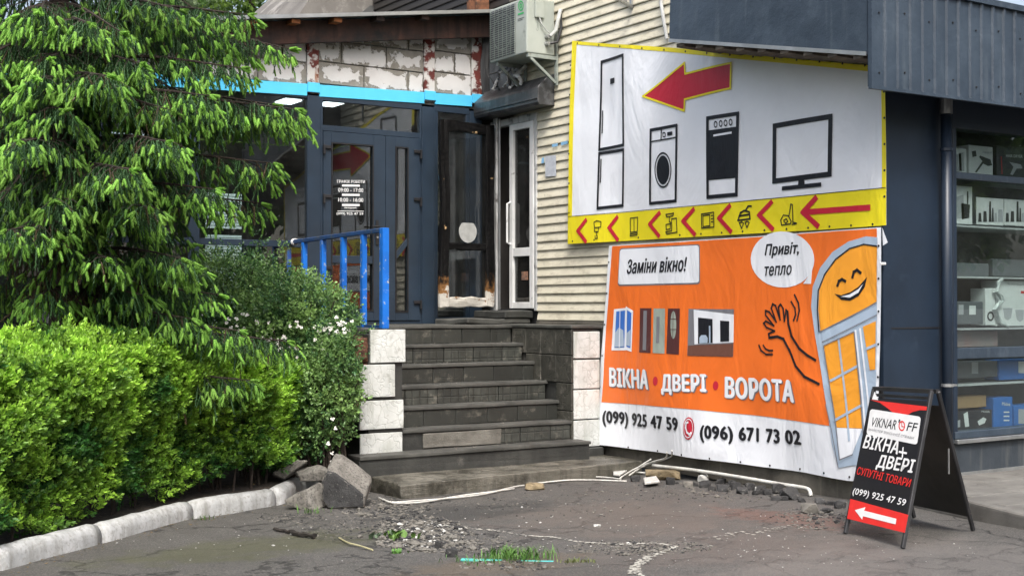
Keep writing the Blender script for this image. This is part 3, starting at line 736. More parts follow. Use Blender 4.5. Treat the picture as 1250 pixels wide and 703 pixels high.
def bandtop(x): return 4.088+(x-5.221)*.030
x_l, x_r = .6, XW-.03
core = MB().prism([(x_l, YF+.03, 4.02), (x_r, YF+.03, 4.02), (x_r, YF+.03, roofz(x_r)-.03), (x_l, YF+.03, roofz(x_l)+.02)], (0, .22, 0))
obj('mortar_backing', core, mortar, fb)
cols = [(fx(374), fx(388)), (fx(517), fx(529.5)), (fx(575), fx(587))]
bays = [(x_l, cols[0][0]), (cols[0][1], cols[1][0]), (cols[1][1], cols[2][0])]
for bi, (xa, xb) in enumerate(bays):
    r = 0; z0_ = bandtop((xa+xb)/2 if bi else 5.6)+.004
    while True:
        z1_ = z0_+.243
        L_ = .58; x = xa-(0 if r % 2 == 0 else L_*.5) if bi else xb-L_*14+(0 if r % 2 == 0 else L_*.5)
        done = True
        while x < xb-.02:
            p0_, p1_ = max(x, xa)+.006, min(x+L_, xb)-.006
            if p1_-p0_ > .04:
                t0, t1 = min(z1_, roofz(p0_)-.1), min(z1_, roofz(p1_)-.1)
                if min(t0, t1) > z0_+.03:
                    done = False; yf = YF+random.uniform(-.004, .004)
                    obj('block', MB().prism([(p0_, yf, z0_), (p1_, yf, z0_), (p1_, yf, t1), (p0_, yf, t0)], (0, .03, 0)).mesh(bevel=.004), blk, fb)
            x += L_
        z0_ = z1_+.012; r += 1
        if done or r > 8: break
rust = M('rusty_red_post', rgb('6e2a22'), rgb('4d211c'), scale=5, rough=.7, spot=(.55, .54, .52), sscale=7, sth=(.47, .53), streak=rgb('8a5a3a'), stth=(.6, .7), bump=.3)
band_m = M('light_blue_film', (.08, .50, .80), (.10, .56, .84), scale=2, rough=.4, bump=.15, bscale=10, bd=.01)
for (a_, b2) in cols:
    obj('steel_post', MB().box(a_, b2, YF-.02, YF+.06, bandtop(a_)-.1, roofz(a_)-.08), rust, fb)
    obj('blue_strip', MB().box(a_-.004, b2+.004, YF-.045, YF-.021, bandtop(a_)-.1+.01, bandtop(a_)+.02).mesh(bevel=.003), band_m, fb)
for bi, (xa, xb) in enumerate(bays):
    dz = (-.028, -.022, -.035)[bi]
    obj('blue_strip', MB().prism([(xa+.004, YF-.03, bandtop(xa)-.135), (xb-.004, YF-.03, bandtop(xb)-.135), (xb-.004, YF-.03, bandtop(xb)+.0), (xa+.004, YF-.03, bandtop(xa)+.0)], (0, .026, 0)).mesh(bevel=.003), band_m, fb)
# roof edge and beam
YR = YF-.33
beam_m = M('scorched_board', rgb('4d332a'), rgb('2c201c'), scale=3, rough=.8, bump=.5, bscale=15, spot=(.012, .012, .012), sscale=1.6, sth=(.5, .62), streak=rgb('1d1613'), stth=(.5, .7))
def rz(px, py): q = P(px, py, Y=YR); return q
ra, rb = P(275, 21, Y=YR), P(592, 13, Y=YR); sl_ = (rb.z-ra.z)/(rb.x-ra.x)
def rzz(x): return ra.z+(x-ra.x)*sl_
xr0, xr1 = .3, XW-.02
obj('roof_sheet', MB().prism([(xr0, YR-.03, rzz(xr0)-.025), (xr1, YR-.03, rzz(xr1)-.025), (xr1, YR-.03, rzz(xr1)), (xr0, YR-.03, rzz(xr0))], (0, 5, .3)), M('felt_roof', (.2, .2, .19), (.08, .08, .08), scale=3, rough=.7), fb)
obj('fascia_board', MB().prism([(xr0, YR+.16, rzz(xr0)-.26), (xr1, YR+.16, rzz(xr1)-.30), (xr1, YR+.16, rzz(xr1)-.03), (xr0, YR+.16, rzz(xr0)-.03)], (0, .04, 0)).mesh(bevel=.006), beam_m, fb)
obj('drip_edge', MB().prism([(xr0, YR-.036, rzz(xr0)-.035), (xr1, YR-.036, rzz(xr1)-.035), (xr1, YR-.036, rzz(xr1)+.006), (xr0, YR-.036, rzz(xr0)+.006)], (0, .004, 0)), steel, fb)
orange_w = M('fresh_rafter_end', rgb('a5683a'), rgb('7d4a28'), scale=15, rough=.8)
for px in (310, 362, 413, 268, 465, 520):
    x = P(px, 22, Y=YR).x
    obj('rafter', MB().box(x-.05, x+.05, YR+.01, YR+.45, rzz(x)-.085, rzz(x)-.04), orange_w if px < 440 else beam_m, fb)
# glazing: boxes given as photo pixel rectangles on the facade plane
def frect(x0, y0, x1, y1, t0, t1, mb=None):
    mb = mb or MB(); xa, xb = fx(x0, (y0+y1)/2), fx(x1, (y0+y1)/2); xm = (x0+x1)/2
    zt_, zb_ = P(xm, y0, Y=YF).z, P(xm, y1, Y=YF).z
    return mb.box(xa, xb, YF-t0, YF-t1, zb_, zt_)
zl_ = 1.405; ztp = 3.985
def vpost(x0, x1, t0, name='mullion', z1=None, z0=zl_):
    obj(name, MB().box(x0, x1, YF-t0, YF+.05, z0, z1 or ztp).mesh(bevel=.004), frame_m, fb)
vpost(cols[0][0]-.0, cols[0][1]+.02, .03); vpost(fx(514), cols[1][1], .032); vpost(fx(572), cols[2][1], .03)
vpost(fx(229), fx(243), .028); vpost(fx(120), fx(132), .028); vpost(x_l, x_l+.1, .028)
# top rail, transom, sill
def rail(xa, xb, z0, z1, t=.02, name='rail'): obj(name, MB().box(xa, xb, YF-t, YF+.04, z0, z1).mesh(bevel=.003), frame_m, fb)
c0x, c1x = cols[0][1]+.021, fx(514)-.001
rail(c0x, c1x, 3.94, ztp+.03); rail(c0x, c1x, 3.60, 3.665); rail(c0x, c1x, 1.406, 1.44)
rail(cols[1][1]+.001, fx(572)-.001, 3.94, ztp+.03); rail(cols[1][1]+.001, fx(572)-.001, 1.406, 1.48)
rail(fx(243)+.001, cols[0][0]-.001, 3.95, ztp+.01); rail(x_l+.1, fx(229)-.001, 3.93, ztp)
rail(fx(243)+.001, cols[0][0]-.001, 2.27, 2.34); rail(x_l+.1, fx(229)-.001, 2.27, 2.34)
obj('glass', MB().box(c0x+.05, c1x-.03, YF+.005, YF+.011, 3.665, 3.94), pane, fb)
obj('glass', MB().box(fx(243), cols[0][0], YF+.005, YF+.011, 1.0, 3.95), pane, fb)
obj('glass', MB().box(x_l+.1, fx(229), YF+.005, YF+.011, 1.0, 3.93), pane, fb)
obj('glass', MB().box(cols[1][1]+.05, fx(572)-.04, YF+.005, YF+.011, 1.5, 3.94), pane, fb)
vpost(cols[1][1]+.001, cols[1][1]+.05, .016); vpost(fx(572)-.045, fx(572)-.001, .016)
vpost(c0x, c0x+.03, .024); vpost(c1x-.028, c1x, .024)
obj('base_wall', MB().box(x_l, 5.6, YF, YF+.2, -.25, 1.0), plinth_m, fb)
# door leaves
DT = 3.595; DB = 1.445
def leaf(xa, xb, gl, midz=None, name='door'):
    ft = .035; m_ = MB()
    gx0, gx1, gz0, gz1 = gl
    m_.box(xa, gx0, YF-ft, YF+.03, DB, DT); m_.box(gx1, xb, YF-ft, YF+.03, DB, DT)
    m_.box(gx0, gx1, YF-ft+.001, YF+.029, DB, gz0); m_.box(gx0, gx1, YF-ft+.001, YF+.029, gz1, DT)
    if midz: m_.box(gx0, gx1, YF-ft+.001, YF+.029, midz-.045, midz+.045)
    d = obj(name, m_.mesh(bevel=.004), frame_m, fb)
    # glazing bead
    bd_ = MB(); t = .014
    bd_.box(gx0, gx0+t, YF-ft-.006, YF-ft+.004, gz0, gz1).box(gx1-t, gx1, YF-ft-.006, YF-ft+.004, gz0, gz1)
    bd_.box(gx0+t, gx1-t, YF-ft-.006, YF-ft+.003, gz0, gz0+t).box(gx0+t, gx1-t, YF-ft-.006, YF-ft+.003, gz1-t, gz1)
    obj('glazing_bead', bd_, black_m, d)
    obj('glass', MB().box(gx0, gx1, YF-.006, YF-.001, gz0, gz1), pane, d)
    return d
dL0, dL1, dR1 = c0x+.032, fx(469), c1x-.03
gl1 = (fx(403), fx(454.5), P(428, 380, Y=YF).z, P(428, 176, Y=YF).z)
d1 = leaf(dL0, dL1-.002, gl1, P(428, 317, Y=YF).z)
gl2 = (fx(481), fx(497), P(489, 381, Y=YF).z, P(489, 180, Y=YF).z)
d2 = leaf(dL1+.002, dR1, gl2)
q0, q1 = P(479, 312, Y=YF-.03), P(498, 293, Y=YF-.03)
obj('diagonal_bar', MB().prism([(gl2[0], YF-.03, q0.z-.06), (gl2[1], YF-.03, q1.z-.05), (gl2[1], YF-.03, q1.z+.03), (gl2[0], YF-.03, q0.z+.02)], (0, .02, 0)), frame_m, d2)
def hinge(x, zc, d, s=1):
    obj('hinge', MB().box(x-.012, x+.012, YF-.075, YF-.036, zc-.055, zc+.055).box(x+.013*s if s > 0 else x-.09, x+.09 if s > 0 else x-.013, YF-.062, YF-.037, zc+.01, zc+.05).mesh(bevel=.005), black_m, d)
for y in (183, 243, 330): hinge(dL0, P(392, y, Y=YF).z, d1)
for y in (189, 247, 372): hinge(dR1, P(508, y, Y=YF).z, d2, -1)
hx = fx(458.5)
obj('handle', MB().box(hx-.016, hx+.016, YF-.05, YF-.036, P(458, 299, Y=YF).z, P(458, 269, Y=YF).z).tube([(hx, YF-.05, P(458, 277, Y=YF).z), (hx, YF-.1, P(458, 277, Y=YF).z), (hx-.1, YF-.1, P(458, 277, Y=YF).z)], .01, 8).mesh(), black_m, d1)
obj('lock', MB().tube([(hx, YF-.05, P(458, 290, Y=YF).z), (hx, YF-.057, P(458, 290, Y=YF).z)], .012, 10), steel, d1)
pd = Panel((0, YF-.008, 0), (1, 0, 0), (0, 0, 1)); wht = flat('white_vinyl', (.8, .82, .82))
c6 = scaler(380, 180, 5.02)
def door_txt(t, bl, br, h, **k): obj('opening_hours', pd.text(t, *c6(bl, br), h/5.02, .003, **k), wht, d1)
door_txt('ГРАФІК РОБОТИ', (158, 219), (328, 221), 20, bold=.02)
door_txt('09:00 - 17:00', (165, 273), (318, 275), 24, bold=.015)
door_txt('10:00 - 16:00', (165, 333), (318, 335), 24, bold=.015)
door_txt('вихідний', (203, 376), (275, 377), 13, bold=.02)
door_txt('(099) 925 47 59', (155, 417), (318, 419), 20, bold=.02)
for y in (234, 291, 353): obj('opening_hours', pd.poly(c6((188, y-6), (296, y-5), (296, y+7), (188, y+6)), .003), wht, d1)
obj('opening_hours', pd.poly(c6((160, 388), (322, 390), (322, 393), (160, 391)), .003), wht, d1)
# office interior
obj('room_floor', MB().box(x_l, XW, YF+.06, YF+4.5, 1.3, 1.4), dark_in, fb)
obj('room_ceiling', MB().box(x_l, XW, YF+.06, YF+4.5, 4.02, 4.05), M('grey_ceiling', (.2, .2, .2)), fb)
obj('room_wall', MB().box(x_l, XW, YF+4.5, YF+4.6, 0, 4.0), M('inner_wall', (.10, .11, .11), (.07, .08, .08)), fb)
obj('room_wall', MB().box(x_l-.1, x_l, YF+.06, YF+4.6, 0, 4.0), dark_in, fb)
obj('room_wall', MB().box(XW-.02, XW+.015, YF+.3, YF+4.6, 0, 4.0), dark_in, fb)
lamp = bpy.data.materials.new('lamp_panel'); lamp.use_nodes = True; bb = lamp.node_tree.nodes['Principled BSDF']
bb.inputs['Emission Color'].default_value = (.85, .95, 1, 1); bb.inputs['Emission Strength'].default_value = 2.2
for px, py in ((352, 124), (404, 127)):
    q = P(px, py, Z=4.0)
    cl = thing('ceiling_light', 'lit white ceiling panel seen through the glazing, '+('left of the door frame' if px < 380 else 'inside the transom above the door'), 'ceiling light', (q.x, q.y, 4.0))
    obj('diffuser', MB().box(q.x-.10, q.x+.10, q.y-.16, q.y+.16, 3.99, 4.005), lamp, cl)
    obj('frame', MB().box(q.x-.12, q.x+.12, q.y-.18, q.y+.18, 4.006, 4.018), white_pl, cl)
# blinds behind the left window
bl = thing('window_blind', 'pale blue horizontal slat blind behind the left office window', 'blind', (fx(272), YF+.3, 1.5))
bm_ = M('blind_slat', (.62, .74, .76), (.55, .66, .68), rough=.5)
xa, xb = P(251, 280, Y=YF+.3).x, P(295, 280, Y=YF+.3).x; sm = MB().hexa([(0, 0, 0), (xb-xa, 0, 0), (xb-xa, .02, .0), (0, .02, .0)], [(0, .003, .026), (xb-xa, .003, .026), (xb-xa, .023, .026), (0, .023, .026)]).mesh('slat')
z = 1.35; zt2 = P(272, 238, Y=YF+.3).z
while z < zt2:
    if abs(z-P(272, 284, Y=YF+.3).z) > .03: obj('slat', sm, bm_, bl, loc=(xa, YF+.3, z))
    z += .033
# cabinet / papers left of the blind
cb = thing('desk_shelf', 'dark shelf with pale folders behind the glass left of the blind', 'shelf', (fx(246), YF+.5, 1.405))
obj('frame', frame_rect(0, 0, .01, 0, .01, .004, .01) if False else MB().box(fx(246), fx(247), YF+.4, YF+.7, 1.41, 2.9).box(xa-.05, xa-.035, YF+.4, YF+.7, 1.41, 2.9), black_m, cb)
for k in range(8): obj('folder', MB().box(fx(247)+.01, xa-.05, YF+.45, YF+.65, 1.5+k*.15, 1.54+k*.15), white_pl, cb)

# ================================================================ OLD BUILDING BEHIND
ob = thing('rear_building', 'grey rendered building with a sloping sheet metal roof behind the office', 'building', (7, 17, 0))
def bp(px, py, Y): q = P(px, py, Y=Y); return (q.x, q.y, q.z)
gren = M('grey_render', rgb('77746f'), rgb('615e5a'), scale=2, rough=.9, bump=.4, spot=rgb('8d8a85'), sscale=3)
pts = [bp(365, 60, 16.5), bp(365, 18, 16.5), bp(386, -14, 16.5), bp(470, -90, 16.5), bp(640, -90, 16.5), bp(640, 60, 16.5)]
obj('wall', MB().prism(pts, (0, 3, 0)), gren, ob)
shm = [M('dark_sheet', rgb('4b4c4b'), rgb('2f3030'), rough=.5, metal=.2), M('blue_sheet', rgb('2f6a8c'), rgb('23475c'), rough=.5), M('grey_sheet', rgb('83898a'), rgb('5f6566'), rough=.45, metal=.3)]
for k in range(7):
    x0 = 436+k*24
    p = [bp(x0, 20, 16.3-.05*k), bp(x0+22, 20, 16.3-.05*k), bp(x0+95, -40, 17.3-.05*k), bp(x0+72, -40, 17.3-.05*k)]
    obj('roof_sheet', MB().prism(p, (0, -.02, -.03)).mesh(bevel=.003), shm[(0, 0, 2, 2, 1, 0, 2)[k]], ob)

# ================================================================ SHOP (navy kiosk front) 
sh = thing('corner_shop', 'navy clad corner shop with ribbed metal fascia and display window', 'shop', (10, YS, 0))
WX0 = fx2 = P(1163, 300, Y=YS).x; XE = 13.5
obj('wall', MB().box(XW-.03, WX0-.02, YS-.02, YS+.15, .0, 4.3).mesh(bevel=.005), navy, sh)
obj('corner_trim', MB().box(XW-.045, XW-.031, YS-.03, YS+.13, .0, 4.3).box(XW-.044, XW+.05, YS-.031, YS-.0205, 0, 4.3), navy, sh)
obj('panel_joint', MB().box(XW+.0, WX0-.03, YS-.024, YS-.0205, 1.42, 1.432), black_m, sh)
zs = lambda y: P(1200, y, Y=YS).z
obj('wall_over_window', MB().box(WX0-.019, XE, YS-.018, YS+.15, zs(160), 4.3), navy, sh)
obj('stall_riser', MB().box(WX0-.019, XE, YS-.016, YS+.12, .05, zs(539)).mesh(bevel=.004), M('dusty_navy', rgb('3a4148'), rgb('2e353c'), scale=3, rough=.6, streak=rgb('5d5f5e'), stth=(.55, .8), bump=.3), sh)
obj('sill', MB().box(WX0-.02, XE, YS-.06, YS+.1, zs(538), zs(533)).mesh(bevel=.004), steel, sh)
obj('sill', MB().box(WX0-.02, XE, YS-.035, YS+.1, zs(532.5), zs(524)).mesh(bevel=.004), navy_sheet, sh)
obj('foot_trim', MB().box(WX0-.02, XE, YS-.03, YS+.1, zs(577), zs(573)), steel, sh)
for a_, b2 in ((213, 221), (424, 437)):
    obj('window_frame', MB().box(WX0, XE, YS-.02, YS+.06, zs(b2), zs(a_)).mesh(bevel=.004), navy_sheet, sh)
obj('window_frame', MB().box(WX0-.018, WX0+.03, YS-.022, YS+.06, zs(524), zs(160)).mesh(bevel=.004), navy, sh)
obj('glass', MB().box(WX0+.02, XE, YS+.01, YS+.018, zs(524), zs(160)), shop_pane, sh)
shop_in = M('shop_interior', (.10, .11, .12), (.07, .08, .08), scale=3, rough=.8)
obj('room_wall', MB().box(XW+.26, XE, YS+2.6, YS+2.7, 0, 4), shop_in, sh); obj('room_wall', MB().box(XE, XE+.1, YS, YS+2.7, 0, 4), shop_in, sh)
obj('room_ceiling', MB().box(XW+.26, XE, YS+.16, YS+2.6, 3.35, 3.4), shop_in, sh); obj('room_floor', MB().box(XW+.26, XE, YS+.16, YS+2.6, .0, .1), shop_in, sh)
# drain pipe on the wall
dp = thing('drain_pipe', 'navy downpipe with clips at the corner of the shop window', 'pipe', (9.1, YS-.08, .1))
q0, q1 = P(1154, 128, Y=YS-.09), P(1157, 572, Y=YS-.09)
obj('pipe', MB().tube([(q1.x, YS-.09, q1.z), (q1.x, YS-.09, q0.z-.04)], .045, 14).mesh(smooth=True), navy, dp)
obj('socket', MB().tube([(q1.x, YS-.09, q0.z-.08), (q1.x, YS-.09, q0.z+.1)], .054, 14), steel, dp)
for y in (183, 470):
    zc = P(1156, y, Y=YS-.09).z
    obj('clip', MB().tube([(q1.x, YS-.09, zc-.012), (q1.x, YS-.09, zc+.012)], .053, 14).box(q1.x-.01, q1.x+.075, YS-.13, YS-.08, zc-.008, zc+.008), steel if y > 400 else navy, dp)
# ribbed fascia
YO = YS-.42
fa, fbt = P(1063, 107, Y=YO), P(1250, 131, Y=YO); ft_ = P(1171, 0, Y=YO).z
fx0 = fa.x; fz0 = fa.z; fz1 = ft_
L_ = XE-fx0; pitch = .148; prof = []
x = 0
while x < L_:
    prof += [(x, 0), (x+.012, -.016), (x+.03, -.016), (x+.042, 0)]; x += pitch
prof.append((L_, 0))
slope = (fbt.z-fa.z)/(fbt.x-fa.x)
mbf = MB(); n_ = len(prof)
for z_, nm in ((0, 0), (1, 0)):
    for (x, y) in prof: mbf.v.append((fx0+x, YO+y, (fz0+slope*x if z_ == 0 else fz1)))
mbf.f = [(i, i+1, n_+i+1, n_+i) for i in range(n_-1)]
me = mbf.mesh(); 
obj('ribbed_fascia', me, navy_sheet, sh)
obj('fascia_back', MB().box(fx0, XE, YO+.004, YO+.03, fz0+.01, fz1-.005), navy, sh)
obj('fascia_trim', MB().prism([(fx0-.012, YO-.022, fz0-.012), (XE, YO-.022, fz0+slope*L_-.012), (XE, YO-.022, fz0+slope*L_+.012), (fx0-.012, YO-.022, fz0+.012)], (0, .03, 0)).box(fx0-.014, fx0+.004, YO-.023, YO+.012, fz0-.011, fz1), navy_sheet, sh)
obj('fascia_cap', MB().box(fx0-.014, XE, YO-.03, YO+.3, fz1, fz1+.05), navy_sheet, sh)
obj('upper_sheet', MB().prism([(fx0+.3, YO+.1, fz1+.04), (XE, YO+.1, fz1+.04), (XE, YO+1.2, fz1+.5), (fx0+.3, YO+1.2, fz1+.5)], (0, 0, .02)), navy_sheet, sh)
for i in range(9):
    for z_ in (.15, .72):
        xs_ = fx0+.095+i*pitch*2
        obj('screw', MB().tube([(xs_, YO-.001, fz0+(fz1-fz0)*z_+.03*(i % 2)), (xs_, YO-.008, fz0+(fz1-fz0)*z_+.03*(i % 2))], .008, 6), black_m, sh)
obj('soffit', MB().box(XW-.028, XE, YO+.031, YS-.021, fz0+.09, fz0+.11), navy, sh)
# rake panel over the banner
XP = fx0
ra_, rb_ = P(818, 50, X=XP), P(1063, 65.5, X=XP); rt0 = P(818, -40, X=XP)
pan = MB().prism([(XP, ra_.y, ra_.z), (XP, YO+.03, rb_.z-.0), (XP, YO+.03, rb_.z+1.6), (XP, ra_.y, ra_.z+1.2)], (.02, 0, 0))
obj('rake_panel', pan.mesh(sub=4, jit=.012, jscale=1.5), navy_sheet, sh)
obj('rake_trim', MB().prism([(XP-.012, ra_.y+.01, ra_.z-.012), (XP-.012, YO+.04, rb_.z-.012), (XP-.012, YO+.04, rb_.z+.02), (XP-.012, ra_.y+.01, ra_.z+.02)], (.01, 0, 0)), steel, sh)
obj('rake_end', MB().box(XP+.001, XW-.025, ra_.y-.02, ra_.y-.001, ra_.z, ra_.z+1.2), navy, sh)
wood = M('weathered_batten', rgb('6d6459'), rgb('453f38'), scale=10, rough=.85, bump=.5)
nb = 9
for i in range(nb):
    f = (i+.5)/nb; y = ra_.y+(YO-ra_.y)*f; z = ra_.z+(rb_.z-ra_.z)*f
    obj('batten', MB().box(XP+.005, XW-.028, y-.05, y+.05, z-.05, z-.016).mesh(bevel=.003), wood, sh)
obj('soffit_board', MB().prism([(XP+.021, ra_.y-.03, ra_.z-.012), (XP+.021, YO+.05, rb_.z-.012), (XW-.03, YO+.05, rb_.z-.012), (XW-.03, ra_.y-.03, ra_.z-.012)], (0, 0, .01)), wood, sh)

# ================================================================ BANNERS
def cloth(name, c, rough=.42):
    m, nt, b, pos = base_mat(name)
    col = mixc(nt, ramp(nt, nz(nt, pos, 1.4, 6), .35, .7), c, tuple(x*.90 for x in c))
    nt.links.new(col, b.inputs['Base Color']); b.inputs['Roughness'].default_value = rough
    h1 = nz(nt, pos, 1.6, 4, .55, (1, 1, .45), 1.2); h2 = nz(nt, pos, 5, 3, .5, (1, 1.3, .8), .8)
    n1 = bumpn(nt, h1, .40, .09); nt.links.new(bumpn(nt, h2, .22, .02, n1), b.inputs['Normal']); return m
c_white = cloth('banner_white', (.82, .85, .90)); c_yel = cloth('banner_yellow', (.84, .72, .02)); c_red = cloth('banner_red', (.55, .02, .045))
c_blk = cloth('banner_black', (.012, .013, .018)); c_or = cloth('banner_orange', (.86, .175, .025)); c_or2 = cloth('banner_amber', (.88, .36, .035))
c_fr = cloth('banner_frame_blue', (.40, .50, .62)); c_gr = cloth('banner_grey', (.2, .2, .22)); c_bl = cloth('banner_blue', (.05, .18, .6))
c_mar = cloth('banner_maroon', (.09, .03, .03)); c_teal = cloth('banner_sage', (.33, .38, .33))
XB = XW-.07
def d_up(a, b):
    e = .014*math.sin(a*2.1+.6*b)+.008*math.sin(a*5.3+b*1.7)+.012*noise.noise(Vector((a*1.3, b*.7, 1)))
    e += .006*math.sin(a*9+math.sin(b*2)*1.5)*max(0, (b-3.2))
    return e
def d_lo(a, b):
    low = max(0, 1-(b-.1)/.9)
    e = .016*math.sin(a*1.7-b*.8)+.014*noise.noise(Vector((a*1.1, b*1.1, 5)))
    e += .03*low*math.sin(a*3.3+b*2)+.016*low*math.sin(a*7.1-b*5)
    return e+.02
up = Panel((XB, 0, 0), (0, -1, 0), (0, 0, 1), d_up, .05)
lo = Panel((XB-.015, 0, 0), (0, -1, 0), (0, 0, 1), d_lo, .05)
ub = thing('appliance_banner', 'white and yellow banner with red arrow over fridge, washing machine, cooker and television drawings', 'banner', (XB, 9.3, 2.3))
def U(name, me, mat): return obj(name, me, mat, ub)
c1 = scaler(680, 40, 2.605)
outl = [(697, 50), (740, 53.5), (790, 56.5), (818, 58.5), (870, 63), (930, 68.5), (1000, 75), (1062, 80), (1079, 83), (1080, 180), (1080.5, 275), (1010, 280), (900, 286.5), (800, 292), (694, 298), (695.5, 200)]
U('sheet', up.poly(outl, 0), c_white)
U('yellow_field', up.poly([(694.3, 265), (790, 257), (890, 248), (990, 238), (1080.4, 229.5), (1080.5, 275), (1010, 280), (900, 286.5), (800, 292), (694, 298)], .0015), c_yel)
U('border', up.poly([(697, 50), (740, 53.5), (790, 56.5), (818, 58.5), (870, 63), (930, 68.5), (1000, 75), (1062, 80), (1079, 83), (1079, 92), (1062, 87.5), (1000, 81.5), (930, 75), (870, 69.5), (818, 63.8), (740, 57.5), (702, 54.5), (699.3, 264.5), (694.3, 265), (695.5, 200)], .0015), c_yel)
U('border', up.poly([(1074.5, 92.2), (1079.4, 92.6), (1080.3, 229), (1075, 229.6)], .0015), c_yel)
U('rule', up.ribbon([[(694.5, 264.6), (880, 248.5), (1080, 229)]], .006, .003), c_blk)
eye = MB()
eyp = [(703+i*27, 53+i*27*.0765) for i in range(14)]+[(1078.3, 112+i*32) for i in range(5)]+[(700+i*26, 294.5-i*26*.057) for i in range(15)]+[(695.8, 80+i*36) for i in range(6)]
for x, y in eyp:
    q = up.px(x, y); p = up.to3(q.x, q.y, .002); eye.tube([p, p+up.n*.003], .011, 6)
o = U('eyelets', eye, black_m); o['kind'] = 'stuff'
def outline(pts, w, off=.0035, mat=c_blk, name='drawing', f=c1, pan=up, par=ub):
    return obj(name, pan.ribbon([f(*pts, pts[0])], w, off), mat, par)
outline([(138, 93), (212, 72), (208, 357), (132, 372)], .030, name='fridge_drawing')
outline([(132, 384), (208, 372), (205, 549), (130, 558)], .030, name='fridge_drawing')
U('fridge_display', up.poly(c1((165, 147), (180, 143), (180, 160), (165, 164))), c_blk)
for e_ in (c1((141, 250), (140, 318)), c1((138, 404), (137, 475))): U('fridge_handle', up.ribbon([e_], .018), c_blk)
ar = c1((275, 203), (409, 97), (411, 132), (557, 97), (556, 178), (409, 213), (407, 249))
U('red_arrow', up.poly(ar, .003), c_red); U('arrow_outline', up.ribbon([ar+[ar[0]]], .02, .0045), c_yel)
outline([(300, 310), (381, 295), (378, 535), (297, 543)], .030, name='washer_drawing')
U('washer_drawing', up.ribbon([c1((301, 347), (381, 333)), c1((333, 306), (332, 342))], .014), c_blk)
el = lambda cx, cy, rx, ry: (680+cx/2.605, 40+cy/2.605, rx/2.605, ry/2.605)
U('washer_dial', up.ellipse(*el(341, 325, 5, 9), inner=.6), c_blk)
U('washer_display', up.poly(c1((351, 317), (367, 314), (367, 325), (351, 328))), c_blk)
U('washer_door', up.ellipse(*el(338, 437, 20, 46)), c_blk); U('washer_door_ring', up.ellipse(*el(338, 437, 26, 57), inner=.9), c_blk)
outline([(484, 273), (578, 258), (575, 515), (483, 523)], .036, name='cooker_drawing')
U('cooker_door', up.poly(c1((486, 312), (577, 299), (574, 462), (485, 470))), c_blk)
for x, y in ((510, 292.5), (526, 290), (541, 288), (556.5, 285.5)): U('cooker_knob', up.ellipse(*el(x, y, 5.5, 11), inner=.62), c_blk)
U('cooker_handle', up.ribbon([c1((506, 328), (559, 319))], .02, .0055), c_white)
outline([(693, 297), (869, 267), (867, 450), (691, 472)], .045, name='television_drawing')
U('television_stand', up.poly(c1((768, 468), (786, 466), (789, 488), (766, 491))), c_blk); U('television_stand', up.ribbon([c1((720, 495), (837, 483))], .035, .005), c_blk)
for ch in ([(95, 597), (70, 630), (95, 663)], [(187, 587), (164, 620), (189, 657)], [(326, 574), (295, 609), (324, 645)], [(435, 563), (402, 599), (438, 640)], [(553, 552), (519, 590), (556, 631)], [(682, 540), (646, 580), (686, 623)]):
    U('chevron', up.ribbon([c1(*ch)], .045), c_red)
U('long_arrow', up.ribbon([c1((822, 527), (782, 571), (827, 613)), c1((786, 571), (987, 556))], .05), c_red)
iw = .011
def icon(lines, w=iw): U('appliance_icon', up.ribbon([c1(*l) for l in lines], w), c_blk)
icon([[(120, 603), (122, 620), (140, 618), (141, 601), (128, 598), (120, 603)], [(122, 620), (122, 632), (133, 633), (134, 620)], [(128, 633), (128, 645)], [(124, 646), (124, 655), (131, 653), (130, 645)]])
icon([[(230, 590), (255, 587), (253, 632), (230, 635), (230, 590)], [(242, 590), (242, 633)], [(229, 640), (253, 637), (252, 643), (229, 646), (229, 640)]])
icon([[(348, 578), (372, 574), (370, 582), (350, 586), (348, 578)], [(360, 585), (358, 600), (366, 606)], [(366, 592), (381, 590), (383, 634), (350, 640), (347, 634), (366, 630), (366, 592)], [(348, 610), (362, 608), (361, 624), (349, 626), (348, 610)]])
icon([[(462, 577), (502, 571), (502, 618), (462, 622), (462, 577)], [(467, 582), (489, 579), (489, 614), (467, 617), (467, 582)], [(494, 582), (499, 581)], [(494, 592), (499, 591)], [(494, 602), (499, 601)]])
icon([[(580, 597), (618, 592), (616, 570), (600, 566), (588, 573), (580, 597)], [(584, 583), (616, 578)], [(604, 566), (612, 552), (622, 552)]], .016)
icon([[(585, 605), (592, 602), (598, 606), (592, 622), (585, 605)], [(603, 603), (610, 600), (616, 604), (609, 620), (603, 603)]])
icon([[(712, 596), (720, 580), (736, 582), (745, 600), (742, 608), (715, 612), (712, 596)], [(722, 596), (730, 592), (734, 600), (728, 606), (722, 600)], [(738, 583), (744, 545), (749, 547), (750, 603), (762, 606), (748, 610)]])

